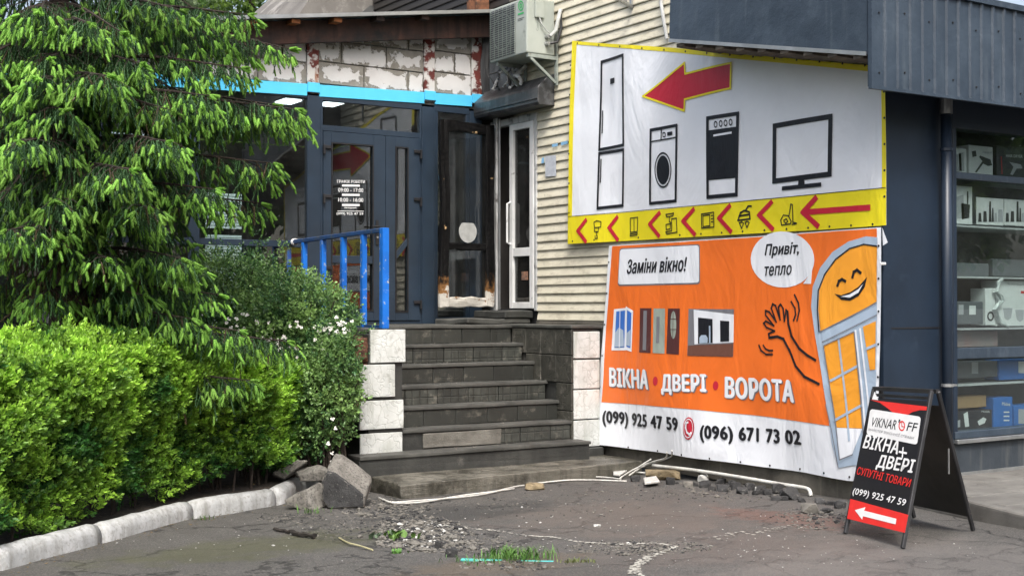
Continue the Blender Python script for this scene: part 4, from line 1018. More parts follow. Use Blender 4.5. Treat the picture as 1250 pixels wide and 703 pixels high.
lb = thing('window_firm_banner', 'orange banner advertising windows, doors and gates with phone numbers along its white foot', 'banner', (XB-.02, 9.2, .15))
def L(name, me, mat): return obj(name, me, mat, lb)
c2 = scaler(720, 270, 2.197); c8 = scaler(900, 280, 2.342)
lout = [(744.5, 300), (830, 295), (930, 288.5), (1020, 281.5), (1076, 277.5), (1076.5, 330), (1075.5, 420), (1073.5, 520), (1069, 588), (1038, 586), (980, 577), (900, 565), (820, 554), (770, 547), (727.5, 541.5), (733, 460), (739, 380)]
L('sheet', lo.poly(lout, 0), c_white)
L('orange_field', lo.poly([(748.5, 300.6), (830, 296), (930, 289.5), (1020, 282.5), (1071, 279), (1071.5, 330), (1070.5, 420), (1068, 524), (1010, 519), (940, 509), (860, 500), (800, 495), (736.5, 490.5), (741, 400)], .0015), c_or)
eye = MB()
for x, y in [(735+i*34, 541+i*34*.132) for i in range(10)]+[(1073.5, 300+i*40) for i in range(7)]+[(744.3-i*2.6, 320+i*38) for i in range(6)]:
    q = lo.px(x, y); p = lo.to3(q.x, q.y, .002); eye.tube([p, p+lo.n*.003], .010, 6)
o = L('eyelets', eye, black_m); o['kind'] = 'stuff'
def rrect(pts, r=.06, n=4):
    """rounded corners for a photo-pixel quad"""
    out = []
    for i in range(4):
        p0, p1, p2 = Vector(pts[i-1]), Vector(pts[i]), Vector(pts[(i+1) % 4]); R_ = r*min((p0-p1).length, (p2-p1).length)
        a = p1+(p0-p1).normalized()*R_; b = p1+(p2-p1).normalized()*R_
        for k in range(n+1): t = k/n; out.append(tuple(a*(1-t)**2+p1*2*t*(1-t)+b*t*t))
    return out
cap = rrect(c2((85, 76), (303, 65), (302, 165), (80, 170)), .08)
L('caption_box', lo.poly(rrect(c2((83, 73), (305, 62), (304, 169), (78, 174)), .08), .0025), c_gr); L('caption_box', lo.poly(cap, .004), c_white)
L('caption', lo.text('Заміни вікно!', *c2((105, 141), (270, 134)), 38/2.197, .0055, .04, .3), c_blk)
bub = [(720+(523+83*math.cos(t))/2.197, 270+(103+75*math.sin(t))/2.197) for t in np.linspace(.62, 2*math.pi+.40, 34)]
L('speech_bubble', lo.poly(bub+c2((596, 168), (575, 168)), .003), c_white)
L('bubble_text', lo.text('Привіт,', *c2((478, 100), (566, 95)), 38/2.197, .0045, .035, .3), c_blk)
L('bubble_text', lo.text('тепло', *c2((477, 147), (547, 143)), 25/2.197, .0045, .035, .3), c_blk)
# pictures of a window, three doors and a gate
L('window_picture', lo.poly(c2((68, 236), (104, 232), (102, 346), (62, 346)), .003), c_white); L('window_picture', lo.poly(c2((75, 242), (99, 239), (97, 338), (70, 339)), .0042), c_bl)
L('window_picture', lo.poly(c2((101, 228), (121, 240), (117, 350), (99, 344)), .0035), c_white); L('window_picture', lo.poly(c2((105, 238), (117, 246), (114, 340), (103, 336)), .0048), c_bl)
for pts in ([(72, 300), (82, 285), (95, 292), (97, 335), (71, 337)], [(104, 300), (115, 290), (113, 335), (103, 332)]): L('cloud_print', lo.poly(c2(*pts), .0055), c_fr)
L('window_picture', lo.ribbon([c2((86, 240), (84, 338))], .012, .006), c_white)
L('door_picture', lo.poly(c2((140, 233), (172, 233), (170, 353), (138, 351)), .003), c_mar); L('door_picture', lo.poly(c2((150, 240), (160, 240), (158, 346), (148, 345)), .0042), c_gr)
L('door_picture', lo.poly(c2((178, 234), (210, 234), (209, 355), (176, 353)), .003), c_teal); L('door_picture', lo.ribbon([c2((191, 262), (190, 320))], .05, .0042), c_gr)
L('door_picture', lo.poly(c2((218, 234), (250, 234), (248, 357), (214, 355)), .003), c_mar)
L('door_picture', lo.ellipse(720+233/2.197, 270+278/2.197, 8/2.197, 37/2.197, .0042), c_teal); L('door_picture', lo.ribbon([c2((233, 244), (232, 312)), c2((225, 262), (241, 262)), c2((225, 290), (241, 290))], .006, .0055), c_mar)
L('gate_picture', lo.poly(c2((273, 235), (393, 236), (389, 363), (270, 360)), .003), c_gr)
L('gate_picture', lo.poly(c2((287, 237), (393, 250), (391, 325), (289, 330)), .0042), c_white)
for pts in ([(299, 258), (337, 262), (337, 326), (299, 328)], [(357, 266), (381, 268), (380, 322), (357, 323)]): L('gate_picture', lo.poly(c2(*pts), .0055), c_blk)
L('gate_picture', lo.poly(c2((272, 333), (389, 328), (389, 362), (271, 359)), .0043), cloth('banner_brick', (.16, .07, .05)))
L('car_print', lo.poly(c2((303, 312), (308, 305), (320, 305), (325, 313), (324, 326), (303, 327)), .007), c_fr); L('figure_print', lo.ribbon([c2((330, 283), (330, 325))], .02, .007), c_fr)
def word(t, bl, br, h):
    a = [(x+1.2, y+1.2) for x, y in c2(bl, br)]
    L('headline_shadow', lo.text(t, *a, h/2.197, .003, .065), c_gr); L('headline', lo.text(t, *c2(bl, br), h/2.197, .0045, .06), c_white)
word('ВІКНА', (58, 441), (163, 449), 48); word('ДВЕРІ', (205, 463), (320, 465), 52); word('ВОРОТА', (371, 472), (549, 485), 55)
for x, y in ((184.5, 428), (344.5, 440)): L('dot', lo.ellipse(720+x/2.197, 270+y/2.197, 7/2.197, 12/2.197, .003), c_red)
L('phone_number', lo.text('(099) 925 47 59', *c2((42, 548), (245, 571)), 41/2.197, .003, .06), c_blk)
L('phone_number', lo.text('(096) 671 73 02', *c2((312, 590), (563, 610)), 44/2.197, .003, .06), c_blk)
L('phone_badge', lo.ellipse(720+277.5/2.197, 270+554/2.197, 16/2.197, 30/2.197, .003), c_red); L('phone_badge', lo.ellipse(720+277.5/2.197, 270+554/2.197, 13.5/2.197, 26/2.197, .0045, inner=.9), c_white)
L('phone_badge', lo.ribbon([c2((271, 540), (270, 552), (274, 564), (282, 570)), c2((271, 540), (276, 538)), c2((281, 571), (286, 566))], .02, .0045), c_white)
# arched window drawing
L('arch_drawing', lo.poly(c8((403, 23), (370, 20), (320, 35), (275, 65), (240, 110), (218, 165), (213, 220), (222, 290), (240, 390), (258, 500), (275, 610), (300, 680), (345, 672), (395, 690), (402, 400)), .003), c_fr)
L('arch_drawing', lo.poly(c8((403, 50), (365, 45), (325, 57), (285, 88), (255, 130), (237, 175), (234, 230), (240, 291), (320, 253), (402, 206)), .0045), c_or2)
L('arch_line', lo.ribbon([c8((402, 48), (365, 43), (325, 55), (285, 86), (253, 130), (235, 175), (232, 230), (237, 292))], .012, .006), c_blk)
L('arch_line', lo.ribbon([c8((238, 293), (402, 210)), c8((246, 322), (402, 245))], .008, .006), c_gr)
def paneset(q, col, off=.0045): L('pane_drawing', lo.poly(c8(*q), off), col)
paneset([(250, 332), (338, 292), (366, 568), (290, 565)], c_or2); paneset([(290, 566), (366, 569), (340, 640), (304, 655)], c_white)
paneset([(362, 278), (400, 262), (400, 400), (384, 402)], c_or2)
L('muntin_drawing', lo.ribbon([c8((293, 314), (330, 600)), c8((272, 432), (352, 388)), c8((284, 545), (362, 502)), c8((376, 340), (400, 330))], .022, .006), c_fr)
L('pane_outline', lo.ribbon([c8((250, 332), (338, 292), (372, 600)), c8((250, 332), (304, 657), (342, 642)), c8((258, 500), (300, 678))], .009, .0072), c_gr)
L('arch_line', lo.ribbon([c8((355, 285), (395, 600)), c8((342, 290), (378, 590))], .02, .0065), c_white)
def arc(cx, cy, rx, ry, a0, a1, n=9): return [(cx+rx*math.cos(t), cy+ry*math.sin(t)) for t in np.linspace(a0, a1, n)]
for e_ in (c8((290, 160), (294, 148), (303, 143), (312, 148)), c8((333, 136), (337, 122), (346, 116), (356, 124))): L('eye_drawing', lo.ribbon([e_], .025, .006), c_blk)
L('smile', lo.poly(c8((281, 184), (300, 188), (325, 180), (350, 164), (375, 136), (368, 165), (350, 190), (325, 204), (300, 201)), .006), c_blk)
L('smile', lo.poly(c8((300, 192), (325, 186), (350, 171), (364, 156), (350, 181), (325, 195)), .0075), c_white)
L('arm_drawing', lo.ribbon([c8((147, 235), (149, 270), (158, 305), (180, 340), (204, 360), (226, 373)), c8((95, 309), (118, 306), (135, 313), (152, 345), (170, 390), (195, 420), (237, 441))], .024, .004), c_blk)
L('hand_drawing', lo.ribbon([c8((95, 309), (93, 298), (110, 290), (88, 280), (80, 268), (86, 262), (108, 275), (86, 245), (86, 232), (96, 236), (115, 264), (102, 225), (106, 213), (114, 218), (126, 258), (122, 222), (128, 214), (135, 226), (138, 262), (142, 240), (143, 230), (147, 235))], .017, .004), c_blk)
L('motion_line', lo.ribbon([c8((158, 207), (168, 225), (170, 243), (164, 260)), c8((168, 187), (178, 210), (180, 232), (174, 260)), c8((66, 331), (72, 346), (86, 357), (103, 357)), c8((78, 331), (84, 341), (94, 346), (104, 346))], .017, .004), c_blk)
L('torn_corner', lo.poly([(1077, 278), (1084, 296), (1078, 300)], -.002), c_white)
L('tie', MB().tube([lo.to3(lo.px(1075, 322).x, lo.px(1075, 322).y, 0), P(1081, 322, X=XB+.02)], .012, 6), white_pl)

# ================================================================ SANDWICH BOARD
bs = thing('sandwich_board', 'black and red folding pavement sign of the window shop standing on the asphalt', 'sign board', tuple(G(1100, 650)))
fL, fR, bL, bR = G(1032, 651), G(1102, 669), G(1116, 631), G(1188, 647)
def topof(a, b, px, py):
    m = a.lerp(b, .40); t = P(px, py, D=m.x*FW[0]+m.y*FW[1]); return t
tL = topof(fL, bL, 1067, 474); tR = fR+(tL-fL)*1.0
bl_m = M('worn_black_steel', (.018, .018, .02), (.035, .035, .037), scale=8, rough=.42, spot=(.11, .09, .08), sscale=18, sth=(.66, .72))
across = (tR-tL).normalized()
def tubebar(a, b, w=.026): return MB().beam(a, b, w, w, across).mesh(bevel=.004)
for a, b in ((fL, tL), (fR, tR)): obj('leg', tubebar(a, b), bl_m, bs)
bo = across.cross(Vector((0, 0, 1))).normalized(); 
if (bL-fL).dot(bo) < 0: bo = -bo
for a, b in ((bL, tL), (bR, tR)): obj('leg', tubebar(a, b+bo*.05), bl_m, bs)
obj('top_bar', MB().beam(tL, tR, .028, .028), bl_m, bs); obj('top_bar', MB().beam(tL+bo*.05, tR+bo*.05, .028, .028), bl_m, bs)
def lerp4(f, g): return (fL.lerp(tL, g)).lerp(fR.lerp(tR, g), f)
fn = across.cross((tL-fL).normalized()).normalized()
if fn.dot(bo) > 0: fn = -fn
obj('cross_bar', MB().beam(fL.lerp(tL, .955), fR.lerp(tR, .955), .02, .02), bl_m, bs)
q = [lerp4(.0, .10), lerp4(1, .10), lerp4(1, .93), lerp4(0, .93)]; q[2] = q[1]+(q[3]-q[0])
obj('front_panel', MB().prism([p+fn*.014 for p in q], fn*.004), flat('sign_black', (.012, .011, .013), .45), bs)
qb = [bL.lerp(tL+bo*.05, .1), bR.lerp(tR+bo*.05, .1), bR.lerp(tR+bo*.05, .9), bL.lerp(tL+bo*.05, .9)]
obj('rear_panel', MB().prism([p for p in qb], bo*.004), M('brown_grey_sheet', rgb('4a4844'), rgb('3a3936'), scale=3, rough=.5, metal=.2, bump=.2, bscale=8), bs)
for a, b in ((fL.lerp(tL, .42), bL.lerp(tL, .42)), (fR.lerp(tR, .42), bR.lerp(tR, .42))):
    pts = [a.lerp(b, t)-Vector((0, 0, .10*math.sin(math.pi*t))) for t in np.linspace(0, 1, 9)]
for g in (.52, .56, .60):
    pass
obj('chain', MB().tube([bR.lerp(tR, .60), bR.lerp(tR, .60)-Vector((0, 0, .08)), bR.lerp(tR, .60)-Vector((0, 0, .17))], .006, 6), steel, bs)
uax = (q[1]-q[0]).normalized(); vax = (q[3]-q[0])
bp_ = Panel(q[0]+fn*.0185, uax, vax)
if bp_.n.dot(fn) < 0: bp_.n = -bp_.n
s_red = flat('sign_red', (.72, .03, .025), .45); s_wh = flat('sign_white', (.78, .78, .77), .45); s_gr = flat('sign_grey', (.35, .35, .36), .5); s_bk = flat('sign_ink', (.015, .015, .018), .5)
def B(name, me, mat): return obj(name, me, mat, bs)
c9 = scaler(1020, 460, 3.5167)
bw = lambda *p: c9(*p)
B('red_swoosh', bp_.poly(c9((148, 98), (393, 127), (391, 143), (362, 142), (330, 150), (305, 166), (285, 168), (255, 160), (225, 135), (190, 110)), .001), s_red)
B('white_peak', bp_.poly(c9((157, 96), (168, 62), (184, 99)), .0015), s_wh)
B('logo_plate', bp_.poly(rrect(c9((150, 137), (368, 171), (351, 291), (133, 246)), .12), .002), s_wh)
B('logo_lettering', bp_.text('VIKNAR', *c9((150, 211), (258, 226)), 35/3.5167, .003, .004), s_bk)
B('logo_lettering', bp_.text("'", *c9((270, 195), (276, 196)), 12/3.5167, .003, .004), s_bk)
B('logo_ring', bp_.ellipse(1020+286/3.5167, 460+210/3.5167, 14/3.5167, 22/3.5167, .003, inner=.72), s_red)
B('logo_ring', bp_.ribbon([c9((286, 196), (286, 212), (297, 214))], .006, .0035), s_red)
B('logo_lettering', bp_.text('FF', *c9((305, 230), (345, 236)), 34/3.5167, .003, .004), s_bk)
B('logo_caption', bp_.text('МАЙСТЕР ВІКОННОЇ СПРАВИ', *c9((142, 229), (336, 268)), 12/3.5167, .003, .004), s_gr)
B('headline', bp_.text('ВІКНА', *c9((118, 303), (266, 331)), 51/3.5167, .003, .045), s_wh)
B('plus_sign', bp_.ribbon([c9((291, 305), (288, 343)), c9((275, 321), (305, 327))], .014, .003), s_wh)
B('headline', bp_.text('ДВЕРІ', *c9((173, 396), (326, 422)), 58/3.5167, .003, .045), s_wh)
B('red_caption', bp_.text('СУПУТНІ ТОВАРИ', *c9((90, 417), (318, 473)), 30/3.5167, .003, .02), s_red)
B('phone_number', bp_.text('(099) 925 47 59', *c9((71, 509), (296, 562)), 32/3.5167, .003, .03), s_wh)
B('red_foot', bp_.poly(c9((64, 522), (313, 591), (298, 668), (50, 607)), .001), s_red)
B('white_arrow', bp_.poly(c9((84, 571), (130, 558), (124, 573), (263, 608), (259, 632), (119, 597), (116, 612)), .003), s_wh)

# ================================================================ BLUE RAILING
rl = thing('blue_railing', 'bright blue chipped steel railing with square posts beside the landing', 'railing', tuple(P(468, 398, X=5.7)))
rb_m = M('chipped_blue_paint', (.012, .17, .66), (.008, .11, .46), scale=3, rough=.35, bump=.3, bscale=20, spot=(.35, .40, .45), sscale=16, sth=(.60, .63))
rail_d = M('dark_blue_rail', (.012, .06, .20), (.02, .05, .12), scale=6, rough=.4, bump=.3, bscale=30, spot=(.08, .09, .1), sscale=9, sth=(.55, .65))
pA = P(469, 398, X=5.72); pB = P(352, 335, X=5.74)
topA = P(469, 281, X=5.72); topB = P(350, 297, X=5.74)
def raily(px): return (pA+(pB-pA)*0).y if False else P(px, 340, X=5.73).y
def rtop(y): t = (y-pA.y)/(topB.y-pA.y); return topA.z+(topB.z-topA.z)*t
zfoot = 1.395
obj('post', MB().box(5.685, 5.755, pA.y-.036, pA.y+.036, zfoot, topA.z+.02).mesh(bevel=.004), rb_m, rl)
for px in (444.5, 420, 395, 372, 352.5):
    y = raily(px); obj('baluster', MB().box(5.698, 5.750, y-.027, y+.027, zfoot, rtop(y)-.02).mesh(bevel=.003), rb_m, rl)
obj('top_rail', MB().beam((5.726, pA.y+.031, rtop(pA.y)-.0), (5.726, topB.y+.05, rtop(topB.y)), .05, .045).mesh(bevel=.006, sub=3, jit=.006), rail_d, rl)
obj('bottom_rail', MB().beam((5.726, pA.y+.031, 1.412), (5.726, topB.y+.05, 1.412), .03, .03), rail_d, rl)
yk = raily(361)
for k in range(3):
    obj('wire_wrap', MB().tube([(5.726+.036*math.cos(t), yk+k*.02, rtop(yk)+.034*math.sin(t)) for t in np.linspace(0, 2*math.pi, 14)], .006, 5), white_pl, rl)

# ================================================================ CABLES, CONDUIT, RUBBLE
cab = M('white_cable', (.62, .62, .58), (.42, .41, .38), scale=12, rough=.5)
def gpts(l, z=.012): return [G(x, y, z) for x, y in l]
def smooth(pts, n=6):
    out = []; m = len(pts)
    for i in range(m-1):
        p0, p1, p2, p3 = pts[max(i-1, 0)], pts[i], pts[i+1], pts[min(i+2, m-1)]
        for k in range(n):
            t = k/n; out.append(.5*((2*p1)+(p2-p0)*t+(2*p0-5*p1+4*p2-p3)*t*t+(-p0+3*p1-3*p2+p3)*t**3))
    return out+[pts[-1]]
cb = thing('loose_cable', 'pale loose cables trailing along the front of the base slab', 'cable', tuple(G(600, 600)))
L1 = [(462, 607), (478, 612.5), (505, 611), (545, 608), (590, 603), (625, 594.5), (640, 592)]
L2 = [(468, 609), (480, 613.5), (515, 612.5), (560, 605), (600, 600), (628, 596)]
L3 = [(655, 588), (680, 587), (705, 582), (735, 582), (758, 584.5)]
L4 = [(652, 590), (690, 586), (720, 585.5), (765, 587)]
for l in (L1, L2, L3, L4): obj('strand', MB().tube(smooth(gpts(l)), .008, 6).mesh(smooth=True), cab, cb)
for l in ([(757, 583, .02), (775, 572, .06), (795, 564, .10), (812, 559, .2), (814, 552, .35)], [(768, 580, .02), (785, 569, .06), (803, 563, .10), (819, 557, .2), (820, 550, .33)], [(790, 577, .01), (775, 574, .04), (795, 560, .16)]):
    obj('strand', MB().tube(smooth([P(x, y, X=XW-.09) if G(x, y, z).x > XW-.09 else G(x, y, z) for x, y, z in l]), .008, 6).mesh(smooth=True), cab, cb)
cond = [P(797, 568, X=XW-.14), P(850, 574, X=XW-.14), P(905, 582.5, X=XW-.15), P(955, 591, X=XW-.15), P(975, 594, X=XW-.15), P(987, 597, X=XW-.15), P(990, 605, X=XW-.16)]
solo('conduit', MB().tube(smooth(cond), .017, 10).mesh(smooth=True), cab, 'white plastic conduit running low along the plinth and bending down at its right end', 'pipe')
asph = M('broken_asphalt', rgb('3f3f3f'), rgb('2a2a2b'), scale=9, rough=.85, bump=1, bscale=60, bd=.015, spot=rgb('6a6864'), sscale=30, sth=(.6, .68), rand=.3)
conc = M('rough_concrete', rgb('7d7a73'), rgb('5e5b55'), scale=7, rough=.9, bump=.9, bscale=50, bd=.012, spot=rgb('3f3d39'), sscale=14, sth=(.58, .7), rand=.15)
pale = M('pale_shard', (.55, .55, .52), (.4, .4, .38), scale=10, rough=.8, bump=.6)
ochre = M('ochre_stone', rgb('8a7c62'), rgb('62563f'), scale=10, rough=.9, bump=.8, spot=rgb('4a4234'), sscale=14)
def rock_mesh(w, d, h, seed, sharp=True, n=26):
    r = random.Random(seed); bm = bmesh.new()
    for i in range(n):
        v = Vector((r.gauss(0, 1), r.gauss(0, 1), r.gauss(0, 1))).normalized()
        v = Vector([max(-.62, min(.62, c)) for c in v])*r.uniform(.85, 1.1)
        bm.verts.new((v.x*w*.72, v.y*d*.72, v.z*h*.72))
    bmesh.ops.convex_hull(bm, input=bm.verts)
    bmesh.ops.delete(bm, geom=[v for v in bm.verts if not v.link_faces], context='VERTS')
    zm = min(v.co.z for v in bm.verts)
    bmesh.ops.subdivide_edges(bm, edges=bm.edges, cuts=1); bmesh.ops.triangulate(bm, faces=bm.faces)
    for v in bm.verts: v.co.z -= zm; v.co += noise.noise_vector(v.co*9/max(w, .05)*.4+Vector((seed, 0, 0)))*w*.035
    me = bpy.data.meshes.new('rock'); bm.to_mesh(me); bm.free(); return me
px2m = lambda px, y: px/FOC*((H*FOC)/(y-HOR))
def rock(cx, cy, wpx, hpx, mat, name, label, cat, seed, group=None, zb=0, rot=None):
    """rock whose foot sits at pixel (cx, cy)"""
    p = G(cx, cy, zb); D = p.x*FW[0]+p.y*FW[1]; k = D/FOC
    p = p+Vector((FW[0], FW[1], 0))*wpx*k*.3
    o = solo(name, rock_mesh(wpx*k, wpx*k*.8, hpx*k*1.15, seed), mat, label, cat, group, loc=(p.x, p.y, gs(p.y)+zb-.016))
    o.rotation_euler = (0, 0, -YAW if rot is None else rot); return o
c5 = scaler(740, 540, 4.167)
RG = 'broken asphalt lumps along the banner wall'; GL = 'dark lump of broken asphalt in the rubble row along the foot of the banner wall'
for i, (x, y, w_, h_) in enumerate([(150, 200, 55, 38), (330, 215, 50, 42), (505, 228, 60, 42), (540, 243, 45, 28), (585, 212, 58, 36), (600, 247, 70, 38), (640, 225, 50, 40), (665, 238, 60, 40), (695, 255, 60, 32), (735, 240, 55, 38), (790, 256, 55, 40), (822, 222, 50, 45), (822, 262, 45, 30), (875, 255, 60, 50), (868, 292, 60, 28), (905, 290, 45, 28), (1000, 300, 45, 26), (1090, 312, 55, 36), (1150, 318, 60, 26), (1195, 335, 60, 50), (760, 262, 35, 25), (455, 222, 40, 30)]):
    a, = c5((x, y)); rock(a[0], a[1], w_/4.167, h_/4.167, asph, 'rubble_lump', GL, 'rubble', 100+i, RG)
rock(*c5((945, 288))[0], 26, 15, asph, 'rubble_lump', 'largest black rubble lump, lying just left of the conduit bend', 'rubble', 131)
rock(*c5((1042, 366))[0], 22, 15, conc, 'stone', 'grey angular stone standing forward of the rubble row near the pavement sign', 'stone', 132)
rock(*c5((1122, 358))[0], 17, 8, asph, 'stone', 'low dark stone right beside the grey angular stone near the pavement sign', 'stone', 133)
rock(*c5((495, 202))[0], 14, 10, pale, 'stone', 'pale stone on top of the dark rubble near the left end of the conduit', 'stone', 134)
rock(*c5((420, 225))[0], 13, 8, conc, 'stone', 'small grey brown stone at the left end of the rubble row', 'stone', 135)
rock(*c5((290, 192))[0], 44, 13, ochre, 'rubble_heap', 'low ochre heap of crumbled mortar beside the end of the base slab', 'rubble', 136)
rock(*c5((778, 252))[0], 10, 8, pale, 'stone', 'small pinkish white stone in the middle of the rubble row', 'stone', 137)
def shard(pts, th, label, mat=pale):
    q = [G(x, y, .03) for x, y in c5(*pts)]; solo('tile_shard', MB().prism(q, (0, 0, th)).mesh(bevel=.004, sub=1, jit=.006), mat, label, 'tile shard')
shard([(35, 150), (115, 128), (112, 145), (70, 172), (38, 168)], .02, 'white tile shard leaning at the right end of the base slab')
shard([(190, 188), (255, 180), (272, 205), (195, 215)], .02, 'flat white tile shard lying on the asphalt below the ochre heap')
rock(653, 598, 26, 9.5, ochre, 'flat_stone', 'flat ochre brown stone lying on the cables before the base slab', 'stone', 141, zb=.0)
rock(551, 679, 17, 12, asph, 'asphalt_lump', 'dark squarish lump of asphalt left of the turquoise strip', 'stone', 142)
rock(535, 668, 10, 9, asph, 'asphalt_lump', 'thin upright dark chip behind the squarish asphalt lump', 'stone', 143)
rock(729, 642, 10, 4, pale, 'stone', 'small pale stone alone on the brown dusty asphalt', 'stone', 144)
# tilted concrete chunks by the end of the kerb
def chunk(px_face, depth_vec, mat, label, name='concrete_chunk', seed=0):
    me = MB().prism(px_face, depth_vec).mesh(bevel=.02, seg=2, sub=5, jit=.018, jscale=9, seed=seed); return solo(name, me, mat, label, 'concrete chunk')
cw_ = Vector((RX[0], RX[1], 0)); cf_ = Vector((FW[0], FW[1], 0))
def onD(l, D): return [P(x, y, D=D) for x, y in l]
sc4 = scaler(300, 540, 4.3136)
# big chunk: dark broken face towards the camera, pale flat top leaning back to the right
D0 = G(420, 620); D0 = D0.x*FW[0]+D0.y*FW[1]
f_ = sc4((398, 215), (425, 150), (470, 160), (630, 280), (622, 345), (430, 348), (400, 300))
A = onD(f_, D0)
shift = P(*sc4((470, 50))[0], D=D0+.34)-P(*sc4((425, 150))[0], D=D0)
big = MB().prism(A, shift)
dark_face = M('chunk_concrete', rgb('86837c'), rgb('67645e'), scale=8, rough=.9, bump=1, bscale=70, bd=.01, spot=rgb('4b4946'), sscale=45, sth=(.5, .62), streak=rgb('55524d'), stth=(.5, .8))
me = big.mesh(bevel=.012, seg=1, sub=5, jit=.009, jscale=14, seed=3); me.materials.append(dark_face); me.materials.append(asph)
for p in me.polygons:
    if (p.normal @ (-cf_) if False else p.normal.dot(-cf_)) > .72: p.material_index = 1
solo('concrete_chunk', me, None, 'large tilted concrete chunk with black broken face beside the base slab', 'concrete chunk')
me = MB().prism(onD(sc4((205, 300), (300, 255), (370, 365), (310, 365), (210, 330)), D0-.02), P(*sc4((395, 205))[0], D=D0+.2)-P(*sc4((300, 255))[0], D=D0-.02)).mesh(bevel=.015, seg=2, sub=4, jit=.016, jscale=9, seed=5)
me.materials.append(dark_face)
solo('concrete_chunk', me, None, 'smaller brown grey concrete chunk with a white edge leaning against the large chunk', 'concrete chunk')
me = MB().prism(onD(sc4((140, 160), (270, 90), (330, 95), (200, 185)), D0+.75), Vector((.1, .25, -.06))).mesh(bevel=.01, sub=3, jit=.02, jscale=6, seed=6)
solo('concrete_slab', me, dark_face, 'thin concrete slab lying in shade behind the kerb end', 'concrete chunk')
me = MB().prism(onD(sc4((280, 170), (400, 130), (440, 150), (400, 200), (290, 205)), D0+.55), Vector((.1, .3, .0))).mesh(bevel=.01, sub=3, jit=.02, jscale=6, seed=7)
solo('concrete_slab', me, dark_face, 'flat broken slab between the kerb end and the large chunk', 'concrete chunk')
rock(453, 594, 16, 24, conc, 'stone', 'grey stone squeezed between the large chunk and the base slab', 'stone', 150)
bark = M('dark_bark', (.03, .025, .02), (.015, .012, .01), scale=12, rough=.9, bump=.8)
solo('stick', MB().tube(smooth(gpts([(334, 645), (350, 648), (365, 651), (384, 654)], .015)), .009, 6, r2=.02).mesh(sub=1, jit=.01, jscale=20), bark, 'dark broken stick on the asphalt in front of the kerb end', 'stick')
solo('straw', MB().tube(smooth(gpts([(414, 656), (425, 662), (440, 666), (455, 671)], .008)), .006, 5), M('straw', (.45, .42, .25), (.3, .28, .15)), 'thin pale straw on the asphalt left of the gravel', 'straw')
tq = M('turquoise_plastic', (.05, .40, .42), (.10, .45, .36), scale=8, rough=.4, spot=(.3, .33, .2), sscale=14)
a, b = P(563, 682.5, Z=.012), P(676, 685, Z=.012)
solo('plastic_strip', MB().beam(a, a.lerp(b, .45), .045, .012).beam(a.lerp(b, .46), b, .028, .01).mesh(bevel=.002, sub=3, jit=.006), tq, 'turquoise plastic strip lying among grass tufts in the foreground', 'plastic strip')
# chalky lime lines
lime = M('lime_streak', (.42, .41, .36), (.28, .27, .24), scale=30, rough=.9)
def limeline(pts, w, seed):
    r = random.Random(seed); p = smooth(gpts(pts, 0), 14); m = MB()
    for i in range(len(p)-1):
        for k in range(3):
            if r.random() < .4: continue
            t = r.random(); c = p[i].lerp(p[i+1], t)+Vector((r.gauss(0, w), r.gauss(0, w), 0)); s = r.uniform(.006, .018); a0 = r.random()*6
            c.z = gz(c.x, c.y)+.0045+r.random()*.001
            m.add([c+Vector((math.cos(a0+j*1.26)*s*r.uniform(.6, 1.2), math.sin(a0+j*1.26)*s*r.uniform(.6, 1.2), 0)) for j in range(5)], [(0, 1, 2, 3, 4)])
    return m
ls = obj('lime_streaks', MB(), lime) if False else None
mm = MB()
for l, w_, sd_ in (([(595, 647), (640, 652), (680, 655), (720, 662), (765, 664), (800, 662), (822, 667)], .010, 1), ([(822, 668), (800, 678), (782, 688), (776, 697), (785, 704)], .012, 2), ([(798, 676), (775, 688), (768, 700)], .012, 5), ([(540, 640), (595, 647)], .03, 3), ([(860, 655), (920, 648), (975, 640)], .05, 4), ([(700, 592), (780, 640)], .3, 7)):
    x = limeline(l, w_, sd_); mm.add(x.v, x.f)
obj('lime_streaks', mm, lime, None, stuff=True)['label'] = 'crooked line of pale lime crumbs across the worn asphalt'
# gravel
gm_ = MB(); gms = []
ico = [(0, 0, 1), (.9, 0, .4), (.28, .85, .45), (-.72, .53, .4), (-.72, -.53, .45), (.28, -.85, .4), (.6, .5, -.2), (-.5, .6, -.2), (-.6, -.5, -.2), (.5, -.6, -.2)]
icf = [(0, 1, 2), (0, 2, 3), (0, 3, 4), (0, 4, 5), (0, 5, 1), (1, 6, 2), (2, 7, 3), (3, 7, 8), (3, 8, 4), (4, 9, 5), (5, 9, 1), (1, 9, 6), (2, 6, 7), (4, 8, 9)]
def gravel(zones, mat, seed, label):
    r = random.Random(seed); m = MB()
    for (cx, cy, rx, ry, n, s0, s1) in zones:
        for i in range(n):
            t = r.random()*6.283; q = r.random()**.7; p = G(cx+rx*q*math.cos(t), cy+ry*q*math.sin(t))
            if p.x > XW-.1 and p.y > YS: continue
            s = r.uniform(s0, s1)*(2.2 if r.random() < .04 else 1); a = r.random()*6.3; ca, sa = math.cos(a), math.sin(a); sx, sy, sz = s*r.uniform(.7, 1.4), s*r.uniform(.6, 1), s*r.uniform(.4, .8)
            zz_ = gz(p.x, p.y)+sz*.1
            m.add([(p.x+(x*sx*ca-y*sy*sa), p.y+(x*sx*sa+y*sy*ca), zz_+z*sz) for x, y, z in ico], icf)
    o = obj('gravel', m, mat, None, stuff=True); o['label'] = label; return o
